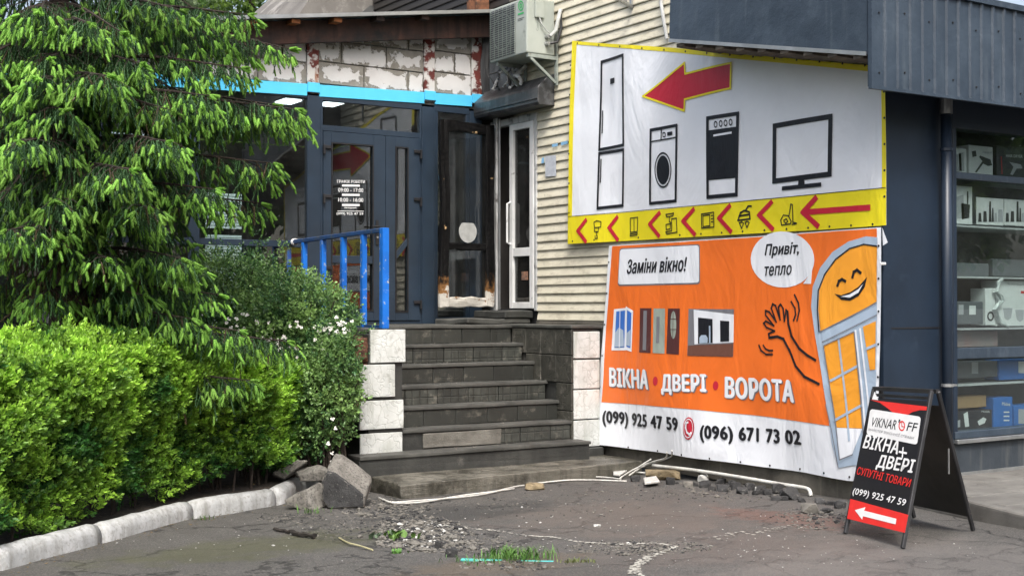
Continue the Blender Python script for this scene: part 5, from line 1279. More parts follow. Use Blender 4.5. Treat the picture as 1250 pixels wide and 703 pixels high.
gz1 = [(510, 650, 60, 22, 420, .010, .024), (560, 662, 70, 14, 250, .008, .018), (470, 620, 60, 12, 260, .008, .02), (640, 615, 160, 20, 160, .005, .012), (780, 668, 90, 10, 420, .006, .013), (420, 640, 60, 18, 160, .006, .013),
       (860, 600, 110, 14, 200, .006, .016), (1000, 632, 60, 14, 200, .006, .016), (350, 632, 40, 8, 90, .005, .012), (620, 690, 60, 6, 60, .008, .015)]
gravel(gz1, conc, 1, 'grey gravel spread over the worn asphalt before the steps')
gravel([(x, y, a, b, n//2, s*.9, t) for x, y, a, b, n, s, t in gz1], asph, 2, 'dark gravel spread over the worn asphalt before the steps')
gravel([(300, 650, 300, 40, 90, .003, .007), (900, 670, 300, 25, 110, .003, .007), (700, 640, 300, 30, 90, .003, .008), (515, 650, 55, 18, 60, .01, .02)], pale, 3, 'scattered pale crumbs and chips on the asphalt')

# crumbs and dust swept into the corners of the steps
r = random.Random(31); m = MB()
for k in range(7):
    for i in range(46 if k else 90):
        x = r.uniform(XL if k else 5.35, XR); y = stepY[k]+(.20-abs(r.gauss(0, .06)) if r.random() < .7 else r.uniform(.0, .2)); s_ = r.uniform(.003, .009)*(2 if r.random() < .06 else 1)
        m.add([(x+a*s_, y+b*s_*r.uniform(.7, 1.2), stepZ[k]+.001+c*s_*.6) for a, b, c in ico], icf)
for i in range(160):
    x = r.uniform(5.4, 8.2); y = r.uniform(10.15, 10.64); s_ = r.uniform(.003, .009); m.add([(x+a*s_, y+b*s_, .032+c*s_*.6) for a, b, c in ico], icf)
obj('crumbs', m, conc, None, stuff=True)['label'] = 'crumbs of concrete lying on the treads and base slab'
# fallen bits under the hedge and along the kerb
r = random.Random(33); m = MB()
for i in range(500):
    t = r.uniform(.3, tot); p, d = along(kb, t); nn = Vector((-d.y, d.x, 0)); o_ = -abs(r.gauss(0, .10))-.01 if r.random() < .6 else r.uniform(.2, .7)
    q = p+nn*o_; q.z = (gs(q.y)+.004) if o_ < 0 else .064; s_ = r.uniform(.006, .016); a0 = r.random()*6.3
    m.add([q+Vector((math.cos(a0)*s_, math.sin(a0)*s_, .003)), q+Vector((-math.sin(a0)*s_*.4, math.cos(a0)*s_*.4, r.uniform(0, .006))), q-Vector((math.cos(a0)*s_, math.sin(a0)*s_, 0)), q+Vector((math.sin(a0)*s_*.4, -math.cos(a0)*s_*.4, .001))], [(0, 1, 2), (0, 2, 3)])
obj('leaf_litter', m, M('leaf_litter', (.16, .11, .05), (.07, .06, .025), scale=40, rough=.8), None, stuff=True)['label'] = 'dry leaf litter along the kerb and under the hedge'

# ================================================================ SHOP GOODS
cardw = flat('white_card', (.62, .64, .64), .5); cardb = flat('black_card', (.02, .02, .025), .4); cardbl = flat('blue_card', (.02, .13, .42), .4)
cardbr = flat('brown_card', (.28, .18, .09), .8); cardg = flat('grey_card', (.10, .11, .12), .5); cred = flat('red_print', (.5, .03, .03), .5)
shelf_m = M('shelf_metal', (.45, .47, .48), (.35, .37, .38), rough=.4)
ds = thing('display_shelving', 'glass fronted shelving holding boxed appliances in the shop window', 'shelves', (10, YS+.4, .4))
def zY(y, dy=.1): return P(1205, y, Y=YS+dy).z
for y in (277, 338, 400, 467):
    obj('shelf', MB().box(WX0+.05, XE-.5, YS+.06, YS+.55, zY(y)-.016, zY(y)), shelf_m, ds)
obj('shelf', MB().box(WX0+.05, XE-.5, YS+.065, YS+.55, zY(528)-.016, zY(528)), shelf_m, ds)
obj('shelf', MB().box(WX0+.05, XE-.5, YS+.065, YS+.55, zY(217)-.016, zY(217)), shelf_m, ds)
obj('back_board', MB().box(WX0+.05, XE-.5, YS+.56, YS+.58, .4, 3.3), shop_in, ds)
def carton(x0, x1, y0, y1, mat, label, dy=.1, dep=.16, name='carton', cat='box', prints=()):
    """box standing on a shelf; photo pixel extents of its front"""
    Y = YS+dy; a = P(x0, y1, Y=Y); b = P(x1, y0, Y=Y)
    t = thing(name, label, cat, (a.x, Y, a.z))
    obj('box_body', MB().box(a.x, b.x, Y, Y+dep, a.z, b.z).mesh(bevel=.004), mat, t)
    pn_ = Panel((a.x, Y-.0005, a.z), (1, 0, 0), (0, 0, 1))
    for nm, fn_, m_ in prints: obj(nm, fn_(pn_), m_, t)
    return t
ink = flat('black_print', (.02, .02, .02), .4); silver = flat('silver_print', (.35, .36, .38), .4)
pl = lambda *p: (lambda q: q.poly(list(p), .0015))
rbn = lambda w, *l: (lambda q: q.ribbon([list(x) for x in l], w, .002))
carton(1160, 1180, 182, 213, cardw, 'white box with a dark appliance picture, first on the top shelf behind the downpipe', prints=[('appliance_print', pl((1165, 190), (1176, 186), (1177, 209), (1167, 211)), silver), ('appliance_print', pl((1170, 188), (1173, 187), (1174, 208), (1171, 209)), ink)])
carton(1183, 1212, 180, 214, cardw, 'white box printed with a black hair dryer on the top shelf', prints=[('hair_dryer_print', pl((1196, 190), (1209, 195), (1211, 202), (1206, 203), (1200, 200), (1192, 211), (1190, 210), (1199, 197), (1195, 192)), ink), ('hair_dryer_print', pl((1186, 185), (1191, 184), (1192, 191), (1187, 192)), ink), ('box_lettering', lambda q: q.text('HAIR DRYER', (1199, 187), (1211, 187.6), 2, .0015, .01), silver)])
carton(1217, 1258, 182, 216, cardb, 'black hair dryer box with white lettering at the right of the top shelf', prints=[('box_lettering', lambda q: q.text('HAIR DRYER', (1228, 192), (1248, 193), 3.5, .0015, .02), cardw), ('appliance_print', rbn(.012, [(1222, 192), (1223, 212)]), cred), ('hair_dryer_print', pl((1232, 198), (1246, 201), (1248, 206), (1241, 206), (1236, 214), (1233, 213), (1237, 204)), silver)])
carton(1262, 1290, 184, 216, cardw, 'white carton beyond the black hair dryer box on the top shelf')
carton(1162, 1187, 228, 273, cardw, 'tall white box with a food processor picture on the second shelf', prints=[('appliance_print', pl((1168, 240), (1176, 238), (1177, 266), (1168, 267)), silver), ('appliance_print', pl((1173, 248), (1184, 250), (1183, 266), (1174, 268)), ink), ('appliance_print', rbn(.02, [(1181, 235), (1181, 248)]), ink)])
carton(1188.5, 1191.5, 236, 273, cardb, 'narrow black box standing between the white boxes on the second shelf')
def blender(x): return [('appliance_print', pl((x+a, y0), (x+b, y0), (x+b+.6, 271), (x+a-.6, 271)), c) for a, b, y0, c in ((2, 5, 260, ink), (8, 11.5, 258, ink), (15, 17, 246, ink), (18.5, 20, 254, ink), (21.5, 24, 260, silver), (26, 31, 256, silver))]
carton(1192.5, 1225, 243, 274, cardw, 'white box with a hand blender set picture, middle of the second shelf', prints=blender(1192.5))
carton(1226.5, 1256, 245, 275, cardw, 'white box with a hand blender set picture, right of its twin on the second shelf', prints=blender(1226))
carton(1164, 1200, 368, 396, cardg, 'grey appliance carton on the shelf below the glare', prints=[('label_print', pl((1170, 372), (1176, 372), (1176, 384), (1170, 384)), silver), ('label_print', pl((1183, 373), (1191, 373), (1191, 384), (1183, 384)), cardw)])
carton(1203, 1215, 352, 397, cardw, 'white carton with a ring picture beside the mixer box', prints=[('ring_print', lambda q: q.ellipse(1209, 386, 4, 6, .0015, inner=.6), ink)])
carton(1216, 1262, 343, 398, cardw, 'large white box printed with two mixer bowls and a red stripe', prints=[('bowl_print', pl((1224, 376), (1236, 376), (1234, 388), (1230, 391), (1226, 388)), silver), ('bowl_print', pl((1239, 378), (1250, 378), (1249, 390), (1245, 393), (1241, 390)), silver), ('red_stripe', pl((1246, 355), (1260, 356), (1260, 359), (1246, 358)), cred), ('box_lettering', lambda q: q.text('Planetary Kitchen Machine', (1230, 348), (1256, 349), 2.2, .0015), ink)])
carton(1163, 1218, 404, 424, M('red_grey_roll', (.25, .16, .15), (.2, .2, .2)), 'reddish grey wrapped roll on the lower ledge of the middle window', name='wrapped_roll', cat='packaging', dy=.14)
carton(1166, 1218, 440, 462, cardg, 'dark grey carton on the shelf under the window bar', prints=[('label_print', pl((1186, 442), (1194, 442), (1194, 456), (1186, 456)), silver)], dy=.14)
carton(1220, 1262, 438, 464, cardbl, 'blue microwave oven box on the shelf under the window bar', prints=[('window_print', pl((1243, 441), (1262, 442), (1262, 456), (1243, 455)), cardw)], dy=.12)
carton(1166, 1204, 482, 499, cardbr, 'plain brown carton lying on top of the black mixer box', dy=.14)
carton(1164, 1211, 499.5, 526, cardb, 'black box with white mixer pictures at the bottom left of the window', prints=[('appliance_print', pl((1166, 514), (1172, 512), (1172, 521), (1166, 522)), silver), ('appliance_print', pl((1176, 505), (1181, 502), (1183, 520), (1178, 521)), cardw), ('appliance_print', pl((1193, 514), (1200, 509), (1204, 511), (1202, 516), (1195, 519)), cardw), ('box_lettering', lambda q: q.text('MIXER', (1198, 503), (1208, 503.4), 2, .0015, .02), cardw)])
carton(1213, 1236, 484, 526, cardbl, 'tall blue appliance box with white lettering and small pictures', prints=[('box_lettering', lambda q: q.text('Midea', (1223, 494.5), (1233, 495), 4, .0015, .01), cardw)]+[('picture_print', pl((1225, y), (1232, y), (1232, y+1.6), (1225, y+1.6)), cardw) for y in (502, 507, 512)])
carton(1238, 1270, 493, 525, cardbl, 'blue box with a pale window picture at the bottom right', prints=[('window_print', pl((1243, 499), (1270, 500), (1270, 518), (1243, 517)), silver)])
carton(1163, 1207, 322, 337, cardg, 'low grey tray of goods on the upper middle shelf', dy=.2)
carton(1212, 1275, 318, 337, cardg, 'long dark carton at the back of the upper middle shelf', dy=.25)
# crumpled clear bag
bag = M('clear_plastic', (.55, .58, .58), (.4, .43, .43), rough=.2); 
solo('plastic_bag', MB().tube([P(x, y, Y=YS+.07) for x, y in ((1222, 341), (1216, 355), (1223, 366), (1214, 378), (1222, 392), (1230, 399))], .018, 6).mesh(sub=2, jit=.02, jscale=25), bag, 'crumpled clear plastic hanging in front of the mixer box', 'plastic bag')
shl = thing('shop_lamp', 'small lit strip lamp inside the shop above the top shelf', 'lamp', tuple(P(1172, 180, Y=YS+.9)))
q = P(1170, 178, Y=YS+.9); obj('tube', MB().box(q.x-.1, q.x+.14, q.y-.02, q.y+.02, q.z-.01, q.z+.015), lamp, shl); obj('housing', MB().box(q.x-.12, q.x+.16, q.y-.03, q.y+.03, q.z+.016, q.z+.04), white_pl, shl)

# ================================================================ PLANTS
def leaf_material(name, trans=.35, rough=.45, spec=.4):
    m = bpy.data.materials.new(name); m.use_nodes = True; nt = m.node_tree; b = nt.nodes['Principled BSDF']; out = nt.nodes['Material Output']
    at_ = nt.nodes.new('ShaderNodeAttribute'); at_.attribute_name = 'tint'
    nt.links.new(at_.outputs['Color'], b.inputs['Base Color']); b.inputs['Roughness'].default_value = rough; b.inputs['Specular IOR Level'].default_value = spec
    tl = nt.nodes.new('ShaderNodeBsdfTranslucent')
    hs = nt.nodes.new('ShaderNodeHueSaturation'); hs.inputs['Value'].default_value = 1.25; hs.inputs['Hue'].default_value = .49
    nt.links.new(at_.outputs['Color'], hs.inputs['Color']); nt.links.new(hs.outputs[0], tl.inputs[0])
    mx = nt.nodes.new('ShaderNodeMixShader'); mx.inputs[0].default_value = trans
    nt.links.new(b.outputs[0], mx.inputs[1]); nt.links.new(tl.outputs[0], mx.inputs[2]); nt.links.new(mx.outputs[0], out.inputs[0])
    return m
def frames(d, roll):
    """rotation matrices whose x axis is d"""
    d = d/np.linalg.norm(d, axis=1, keepdims=True)
    upv = np.tile([0., 0., 1.], (len(d), 1)); bad = np.abs(d[:, 2]) > .97; upv[bad] = [1, 0, 0]
    y = np.cross(upv, d); y /= np.linalg.norm(y, axis=1, keepdims=True); z = np.cross(d, y)
    c, s_ = np.cos(roll)[:, None], np.sin(roll)[:, None]
    y2 = y*c+z*s_; z2 = -y*s_+z*c
    return np.stack([d, y2, z2], axis=2)
def scatter(name, tv, tf, pos, Rm, scale, tint, tshade=None):
    """many copies of one small triangle template in one mesh, with a per-vertex tint"""
    tv = np.asarray(tv, float); tf = np.asarray(tf, int); k = len(pos); n = len(tv)
    V = np.einsum('kij,nj->kni', Rm, tv)*np.asarray(scale).reshape(-1, 1, 1)+pos[:, None, :]
    F = (tf[None]+(np.arange(k)*n)[:, None, None]).reshape(-1, 3)
    me = bpy.data.meshes.new(name)
    me.vertices.add(k*n); me.vertices.foreach_set('co', V.astype(np.float32).ravel())
    me.loops.add(F.size); me.loops.foreach_set('vertex_index', F.astype(np.int32).ravel())
    me.polygons.add(len(F)); me.polygons.foreach_set('loop_start', np.arange(0, F.size, 3, dtype=np.int32)); me.polygons.foreach_set('loop_total', np.full(len(F), 3, np.int32))
    me.update(calc_edges=True)
    ca = me.color_attributes.new('tint', 'FLOAT_COLOR', 'POINT')
    col = np.ones((k, n, 4), np.float32); col[:, :, :3] = tint[:, None, :]
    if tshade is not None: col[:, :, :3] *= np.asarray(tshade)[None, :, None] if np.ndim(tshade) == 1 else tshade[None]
    ca.data.foreach_set('color', col.ravel()); return me
def needle_template(n, L, spread, w, core, droop=0, seed=0, up=0.0):
    r = random.Random(seed); v = []; f = []
    ring = 4; ts = [0, .5, 1]; rr = [core, core*.9, core*.2]
    for t, q in zip(ts, rr):
        for k in range(ring):
            a = k*math.pi/2; v.append((t, q*math.cos(a), q*math.sin(a)))
    for i in range(len(ts)-1):
        for k in range(ring):
            a, b, c, d = i*ring+k, i*ring+(k+1) % ring, (i+1)*ring+(k+1) % ring, (i+1)*ring+k; f += [(a, b, c), (a, c, d)]
    for i in range(n):
        t = .02+.93*i/n; a = i*2.399+r.uniform(-.3, .3); sp = spread*(1-.45*t)*r.uniform(.8, 1.15); l = L*r.uniform(.8, 1.2)*(1-.25*t)
        ca, sa = math.cos(a), math.sin(a); b0 = (t, core*.6*ca, core*.6*sa)
        tip = (t+l*math.cos(sp), (core*.6+l*math.sin(sp))*ca, (core*.6+l*math.sin(sp))*sa)
        k = len(v); hw = w/2
        v += [(b0[0], b0[1]-sa*hw, b0[2]+ca*hw), (b0[0], b0[1]+sa*hw, b0[2]-ca*hw), tip]; f.append((k, k+1, k+2))
    return np.array(v), np.array(f)

# ---- spruce
trunk = Vector((2.75, 11.25, 0)); TH_ = 7.4
sp_t = thing('spruce_tree', 'tall dark spruce with bright green drooping new shoots behind the clipped hedge', 'tree', tuple(trunk))
bk = M('spruce_bark', (.05, .037, .028), (.025, .018, .014), scale=10, rough=.95, bump=1, bscale=25, bd=.03)
obj('trunk', MB().tube([trunk+Vector((.03*math.sin(z), .03*math.cos(z*1.3), z)) for z in np.linspace(0, TH_, 14)], .15, 12, r2=.03).mesh(smooth=True), bk, sp_t)
rs = random.Random(11)
limbs = MB(); twP = []; twD = []; twL = []; shP = []; shD = []; shL = []
def bough(base, tip, seed, dens=1.0, arch=.12):
    r = random.Random(seed); base = Vector(base); tip = Vector(tip); ax = tip-base; L_ = ax.length
    h = Vector((ax.x, ax.y, 0)).normalized(); side = Vector((-h.y, h.x, 0))
    pts = []
    for i in range(9):
        t = i/8; p = base.lerp(tip, t); p.z += arch*L_*math.sin(math.pi*t)*(.6)+.05*L_*(t**3)
        p += side*.04*L_*math.sin(t*3+seed); pts.append(p)
    limbs.tube(pts, .022*min(1.3, L_/1.6), 5, r2=.004, cap=False)
    def at_(t):
        i = min(int(t*8), 7); f_ = t*8-i; return pts[i].lerp(pts[i+1], f_), (pts[i+1]-pts[i]).normalized()
    nsec = int(L_*11*dens)
    for i in range(nsec):
        t = .16+.84*(i+r.random())/nsec; p, d = at_(min(t, .999)); s_ = 1 if i % 2 else -1
        l2 = (.12+.55*(1-t)**.8*min(1.2, L_/1.8))*r.uniform(.7, 1.15)
        d2 = (d*(.75+.3*t)+side*s_*(.85)+Vector((0, 0, r.uniform(-.65, -.05)))).normalized()
        q = [p, p+d2*l2*.5+Vector((0, 0, .01)), p+d2*l2+Vector((0, 0, -.10*l2))]
        if l2 > .2: limbs.tube(q, .006, 3, r2=.002, cap=False)
        young = r.random()
        for j in range(int(1+l2*5)):       # pendulous dark strands under the side branch
            b0 = q[0].lerp(q[2], r.random()); ln = r.uniform(.08, .26)*min(1, .4+l2*1.6); dd_ = Vector((r.uniform(-.3, .3), r.uniform(-.3, .3), -1)).normalized()
            m_ = max(1, int(ln/.075))
            for k in range(m_):
                twP.append(b0+dd_*ln*k/m_); twD.append((dd_+Vector((r.uniform(-.35, .35), r.uniform(-.35, .35), 0))).normalized()); twL.append(ln/m_*1.35)
            if r.random() < .35*young: shP.append(b0+dd_*ln); shD.append((dd_+Vector((r.uniform(-.4, .4), r.uniform(-.4, .4), 0))).normalized()); shL.append(r.uniform(.05, .08))
        nt_ = max(2, int(l2/.042))
        for j in range(nt_):
            u = (j+.5)/nt_; b0 = q[0].lerp(q[1], u*2) if u < .5 else q[1].lerp(q[2], u*2-1)
            ss = 1 if j % 2 else -1; sd2 = Vector((-d2.y, d2.x, 0))
            dd_ = (d2*r.uniform(.4, .9)+sd2*ss*r.uniform(.2, .8)+Vector((0, 0, -r.uniform(.5, 1.9)))).normalized()
            tl_ = r.uniform(.08, .19)
            twP.append(b0); twD.append(dd_); twL.append(tl_)
            outer = t*.6+u*.6
            if r.random() < (.02+.75*outer**1.6)*(.35+1.1*young):
                e = b0+dd_*tl_*.9
                for k in range(r.choice((1, 2, 2, 3))):
                    d3 = (dd_*1.0+Vector((r.uniform(-.5, .5), r.uniform(-.5, .5), -r.uniform(0, 1.1)))).normalized()
                    shP.append(e if k == 0 else b0+dd_*tl_*r.uniform(.55, .9)); shD.append(d3); shL.append(r.uniform(.05, .088))
        e = q[2]
        for k in range(3 if young > .25 else 1):
            d3 = (d2+Vector((r.uniform(-.5, .5), r.uniform(-.5, .5), -r.uniform(.2, 1.5)))).normalized(); shP.append(e); shD.append(d3); shL.append(r.uniform(.06, .095))
    for k in range(5):
        d3 = (h+side*r.uniform(-.7, .7)+Vector((0, 0, -r.uniform(-.1, .7)))).normalized(); shP.append(pts[-1]); shD.append(d3); shL.append(r.uniform(.065, .10))
TC = trunk.x*FW[0]+trunk.y*FW[1]
aim = [(352, 72, 10.9, .32), (300, 30, 10.4, .1), (368, 160, 10.9, .05), (338, 215, 10.6, .0), (120, 45, 9.4, .35), (135, 110, 9.2, .2), (290, 95, 10.3, .1), (250, 130, 9.9, .1), (205, 190, 9.4, .15), (270, 245, 10.2, -.05), (322, 262, 10.8, -.05),
       (80, 150, 9.3, .15), (150, 225, 9.1, .1), (35, 110, 9.3, .2), (20, 190, 9.0, .15), (190, 270, 9.4, .0), (245, 340, 10.2, -.1), (180, 372, 9.9, -.1), (265, 372, 10.3, -.1), (120, 330, 9.4, -.05), (60, 260, 9.2, 0), (10, 300, 8.9, 0), (60, 372, 9.6, -.1), (225, 25, 10.2, .3), (170, 90, 9.8, .3),
       (355, 148, 10.3, .1), (215, 330, 9.7, 0), (352, 432, 10.5, -.12), (300, 418, 10.2, -.12), (312, 478, 10.35, -.2), (235, 402, 10.0, -.1), (40, 25, 9.5, .4), (330, 140, 10.6, .1)]
for i, (px, py, D, lift) in enumerate(aim):
    tip = P(px, py, D=D); hd = math.hypot(tip.x-trunk.x, tip.y-trunk.y); bz = max(.5, tip.z+.25+lift*.6-.05*hd)
    bough((trunk.x, trunk.y, bz), tip, 300+i, 1.15, .1)
ga = 0
for i in range(104):
    z = .75+(TH_-1.0)*(i/104); ga += 2.399; Rr = 2.25*(1-(z/TH_))**.55*rs.uniform(.8, 1.08)*(1.0 if z > 1.6 else .75)
    dirv = Vector((math.cos(ga), math.sin(ga), 0)); tip = trunk+dirv*Rr; tip.z = z-rs.uniform(.12, .62)*Rr+rs.uniform(-.2, .2)
    if tip.y > YF-.35: tip = trunk+(tip-trunk)*((YF-.35-trunk.y)/(tip.y-trunk.y)); tip.z = z-.2
    pc = tip; xx = pc.x*RX[0]+pc.y*RX[1]; zz2 = pc.x*FW[0]+pc.y*FW[1]; pxx = 625+FOC*xx/zz2; pyy = HOR-(pc.z-H)*FOC/zz2
    if pxx > 235 and pyy > 150: continue
    if 55 < pxx < 125 and 60 < pyy < 380 and zz2 < TC+.3 and rs.random() < .7: continue
    if pxx > 150 and pyy > 290 and zz2 < TC+.6: continue
    if pxx > 330 or (pyy > 375 and zz2 < TC) or pyy > 440: continue
    front = zz2 < TC+.5
    if pyy < -260: dens = .45
    else: dens = 1.1 if front else .7
    bough((trunk.x, trunk.y, z), tip, 500+i, dens, .1)
obj('limbs', limbs.mesh(), bk, sp_t, stuff=True)
V3 = lambda l: np.array([tuple(v) for v in l])
def clump(pos, sc=1.1, seed=0):
    return np.array([noise.noise(Vector((p[0]*sc+seed, p[1]*sc, p[2]*sc))) for p in pos])
twp, twd, twl = V3(twP), V3(twD), np.array(twL); shp, shd, shl_ = V3(shP), V3(shD), np.array(shL)
tv, tf = needle_template(26, .18, .8, .055, .035, seed=2)
c_ = clump(twp)[:, None]; rn = rng.random((len(twp), 1))
tint = np.array([.030, .082, .028])*(1+.5*c_)+rn*np.array([.016, .030, .008])
dead = np.linalg.norm(twp-np.array(P(45, 345, D=10.3)), axis=1) < .55; brown = (rng.random(len(twp)) < np.where(dead, .75, .07)); tint[brown] = [.07, .05, .025]
nd = leaf_material('spruce_needles', .12, .5, .35)
obj('needles', scatter('needles', tv, tf, twp, frames(twd, rng.random(len(twp))*6.28), twl, tint), nd, sp_t, stuff=True)
# new shoots: plump brushes of soft pale needles
sv, sf = needle_template(46, .20, .6, .10, .16, seed=5)
c_ = clump(shp, 1.6, 4)[:, None]; rn = rng.random((len(shp), 1))
tint = np.array([.20, .39, .075])*(1+.8*c_)+(rn-.45)*np.array([.14, .20, .05]); tint = np.clip(tint, .01, .6)
sm_ = leaf_material('spruce_shoots', .3, .8, .12)
obj('new_shoots', scatter('new_shoots', sv, sf, shp, frames(shd, rng.random(len(shp))*6.28), shl_, tint), sm_, sp_t, stuff=True)
print('spruce', len(twp), len(shp))

# ---- leafy sprigs
def sprig_template(n, seed, ll=.34, lw=.16, spread=.9):
    r = random.Random(seed); v = []; f = []; sh = []
    for i in range(n):
        t = .1+.85*i/max(1, n-1); a = i*2.4+r.uniform(-.4, .4); sp = spread*(1.15-.75*t); l = ll*(1.1-.35*t)*r.uniform(.8, 1.2); w_ = lw*r.uniform(.8, 1.15)
        dx, dy, dz = math.cos(sp), math.sin(sp)*math.cos(a), math.sin(sp)*math.sin(a)
        d = Vector((dx, dy, dz)); s_ = d.cross(Vector((1, 0, 0))); s_ = s_.normalized() if s_.length > .05 else Vector((0, 1, 0)); nn = d.cross(s_)
        b = Vector((t, 0, 0)); m_ = b+d*l*.5; k = len(v)
        v += [tuple(b), tuple(m_+s_*w_/2+nn*w_*.18), tuple(b+d*l-nn*l*.08), tuple(m_-s_*w_/2+nn*w_*.18)]; f += [(k, k+1, k+2), (k, k+2, k+3)]
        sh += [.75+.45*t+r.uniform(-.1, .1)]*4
    return np.array(v), np.array(f), np.array(sh)
# ---- clipped hedge
hg = thing('clipped_hedge', 'dense clipped hedge with bright yellow green young leaves behind the white kerb', 'hedge', tuple(kb[2]+Vector((-.4, .6, 0))))
hpath = [p+Vector((0, 0, 0)) for p in kb[:-1]]+[G(425, 583)]
def hedge_frame(t):
    p, d = along(hpath, t); L1_ = sum((b-a).length for a, b in zip(hpath, hpath[1:]))
    d = (along(hpath, min(t+.4, L1_))[0]-along(hpath, max(t-.4, 0))[0]).normalized(); return p, d, Vector((-d.y, d.x, 0))
HL = sum((b-a).length for a, b in zip(hpath, hpath[1:]))
pos = []; dr = []; tt = []; kind = []
rh = random.Random(5)
NH = 28500
for i in range(NH):
    t = rh.uniform(0, HL+.25); over = max(0, t-HL); p, d, nn = hedge_frame(min(t, HL))
    f_ = min(t, HL)/HL
    zt_ = 1.50-.30*f_**1.6+.05*math.sin(t*2.1); zb_ = .09+.30*f_**1.3+.07*math.sin(t*4.3); wd_ = 1.15*(1-.35*f_)
    # rounded cross section, angle from front foot over the top to the back
    u = rh.random()**.8*.97; 
    if u < .56: a = u/.56; off = .13+.07*math.sin(a*2.5+1)-.10*a+.13*max(0, a-.72)/.28*(a > .72); y = zb_+(zt_-zb_)*a*.93; nrm = nn*-1+Vector((0, 0, .25+.5*a))
    else: a = (u-.56)/.44; off = .12+wd_*a; y = zt_-.20*(1-min(1, a*3.2))**2-.07*a+(.10*rh.random()**3 if rh.random() < .25 else 0); nrm = Vector((0, 0, 1))+nn*(-.5+.7*a)
    lump = noise.noise(Vector((p.x*1.9+off*2, p.y*1.9, y*2.4)))*.17+noise.noise(Vector((p.x*6, p.y*6+off*5, y*6)))*.06
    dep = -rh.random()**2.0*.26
    nrm.normalize(); q = p+nn*off+Vector((0, 0, y))+nrm*(lump+dep)+d*over
    if over > 0: q -= nrm*over*1.2
    if q.z < .03: continue
    pos.append(q); dr.append((nrm*.8+Vector((rh.gauss(0, .55), rh.gauss(0, .55), rh.gauss(.35, .45)))).normalized()); tt.append(dep); kind.append(y/zt_)
pos, dr, tt, kind = V3(pos), V3(dr), np.array(tt), np.array(kind)
hv, hf, hs_ = sprig_template(9, 3, .52, .27, 1.0)
cl = clump(pos, 2.6, 2); cl2 = clump(pos, 7, 9)
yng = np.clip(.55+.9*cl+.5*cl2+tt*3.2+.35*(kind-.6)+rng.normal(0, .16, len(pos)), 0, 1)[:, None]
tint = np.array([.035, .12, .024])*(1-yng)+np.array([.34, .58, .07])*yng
tint *= (1+rng.normal(0, .12, (len(pos), 1)))
hl = leaf_material('hedge_leaves', .35, .42, .4)
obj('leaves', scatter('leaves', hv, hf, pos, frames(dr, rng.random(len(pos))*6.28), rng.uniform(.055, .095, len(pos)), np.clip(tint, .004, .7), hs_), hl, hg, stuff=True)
stm = MB()
for i in range(150):
    t = rh.uniform(0, HL); p, d, nn = hedge_frame(t); f_ = t/HL; o_ = rh.uniform(.3, .9)*(1.1-.3*f_); b0 = p+nn*o_+Vector((0, 0, .03))
    tp_ = b0+Vector((rh.uniform(-.2, .2), rh.uniform(-.2, .2), (1.2-.2*f_))); stm.tube([b0, b0.lerp(tp_, .5)+Vector((rh.uniform(-.06, .06), rh.uniform(-.06, .06), 0)), tp_], .012, 4, r2=.004)
obj('stems', stm, bk, hg, stuff=True)
# inner leaves in the hedge body
n2 = 6000; pos = []
for i in range(n2):
    t = rh.uniform(0, HL); p, d, nn = hedge_frame(t); f_ = t/HL; o_ = rh.uniform(.25, 1.05)*(1.1-.32*f_); pos.append(p+nn*o_+Vector((0, 0, rh.uniform(.3+.3*f_, 1.28-.3*f_))))
pos = V3(pos); dd2 = rng.normal(0, 1, (n2, 3))
obj('inner_leaves', scatter('inner', hv, hf, pos, frames(dd2, rng.random(n2)*6.28), rng.uniform(.08, .13, n2), np.tile([.03, .075, .018], (n2, 1)), hs_), hl, hg, stuff=True)

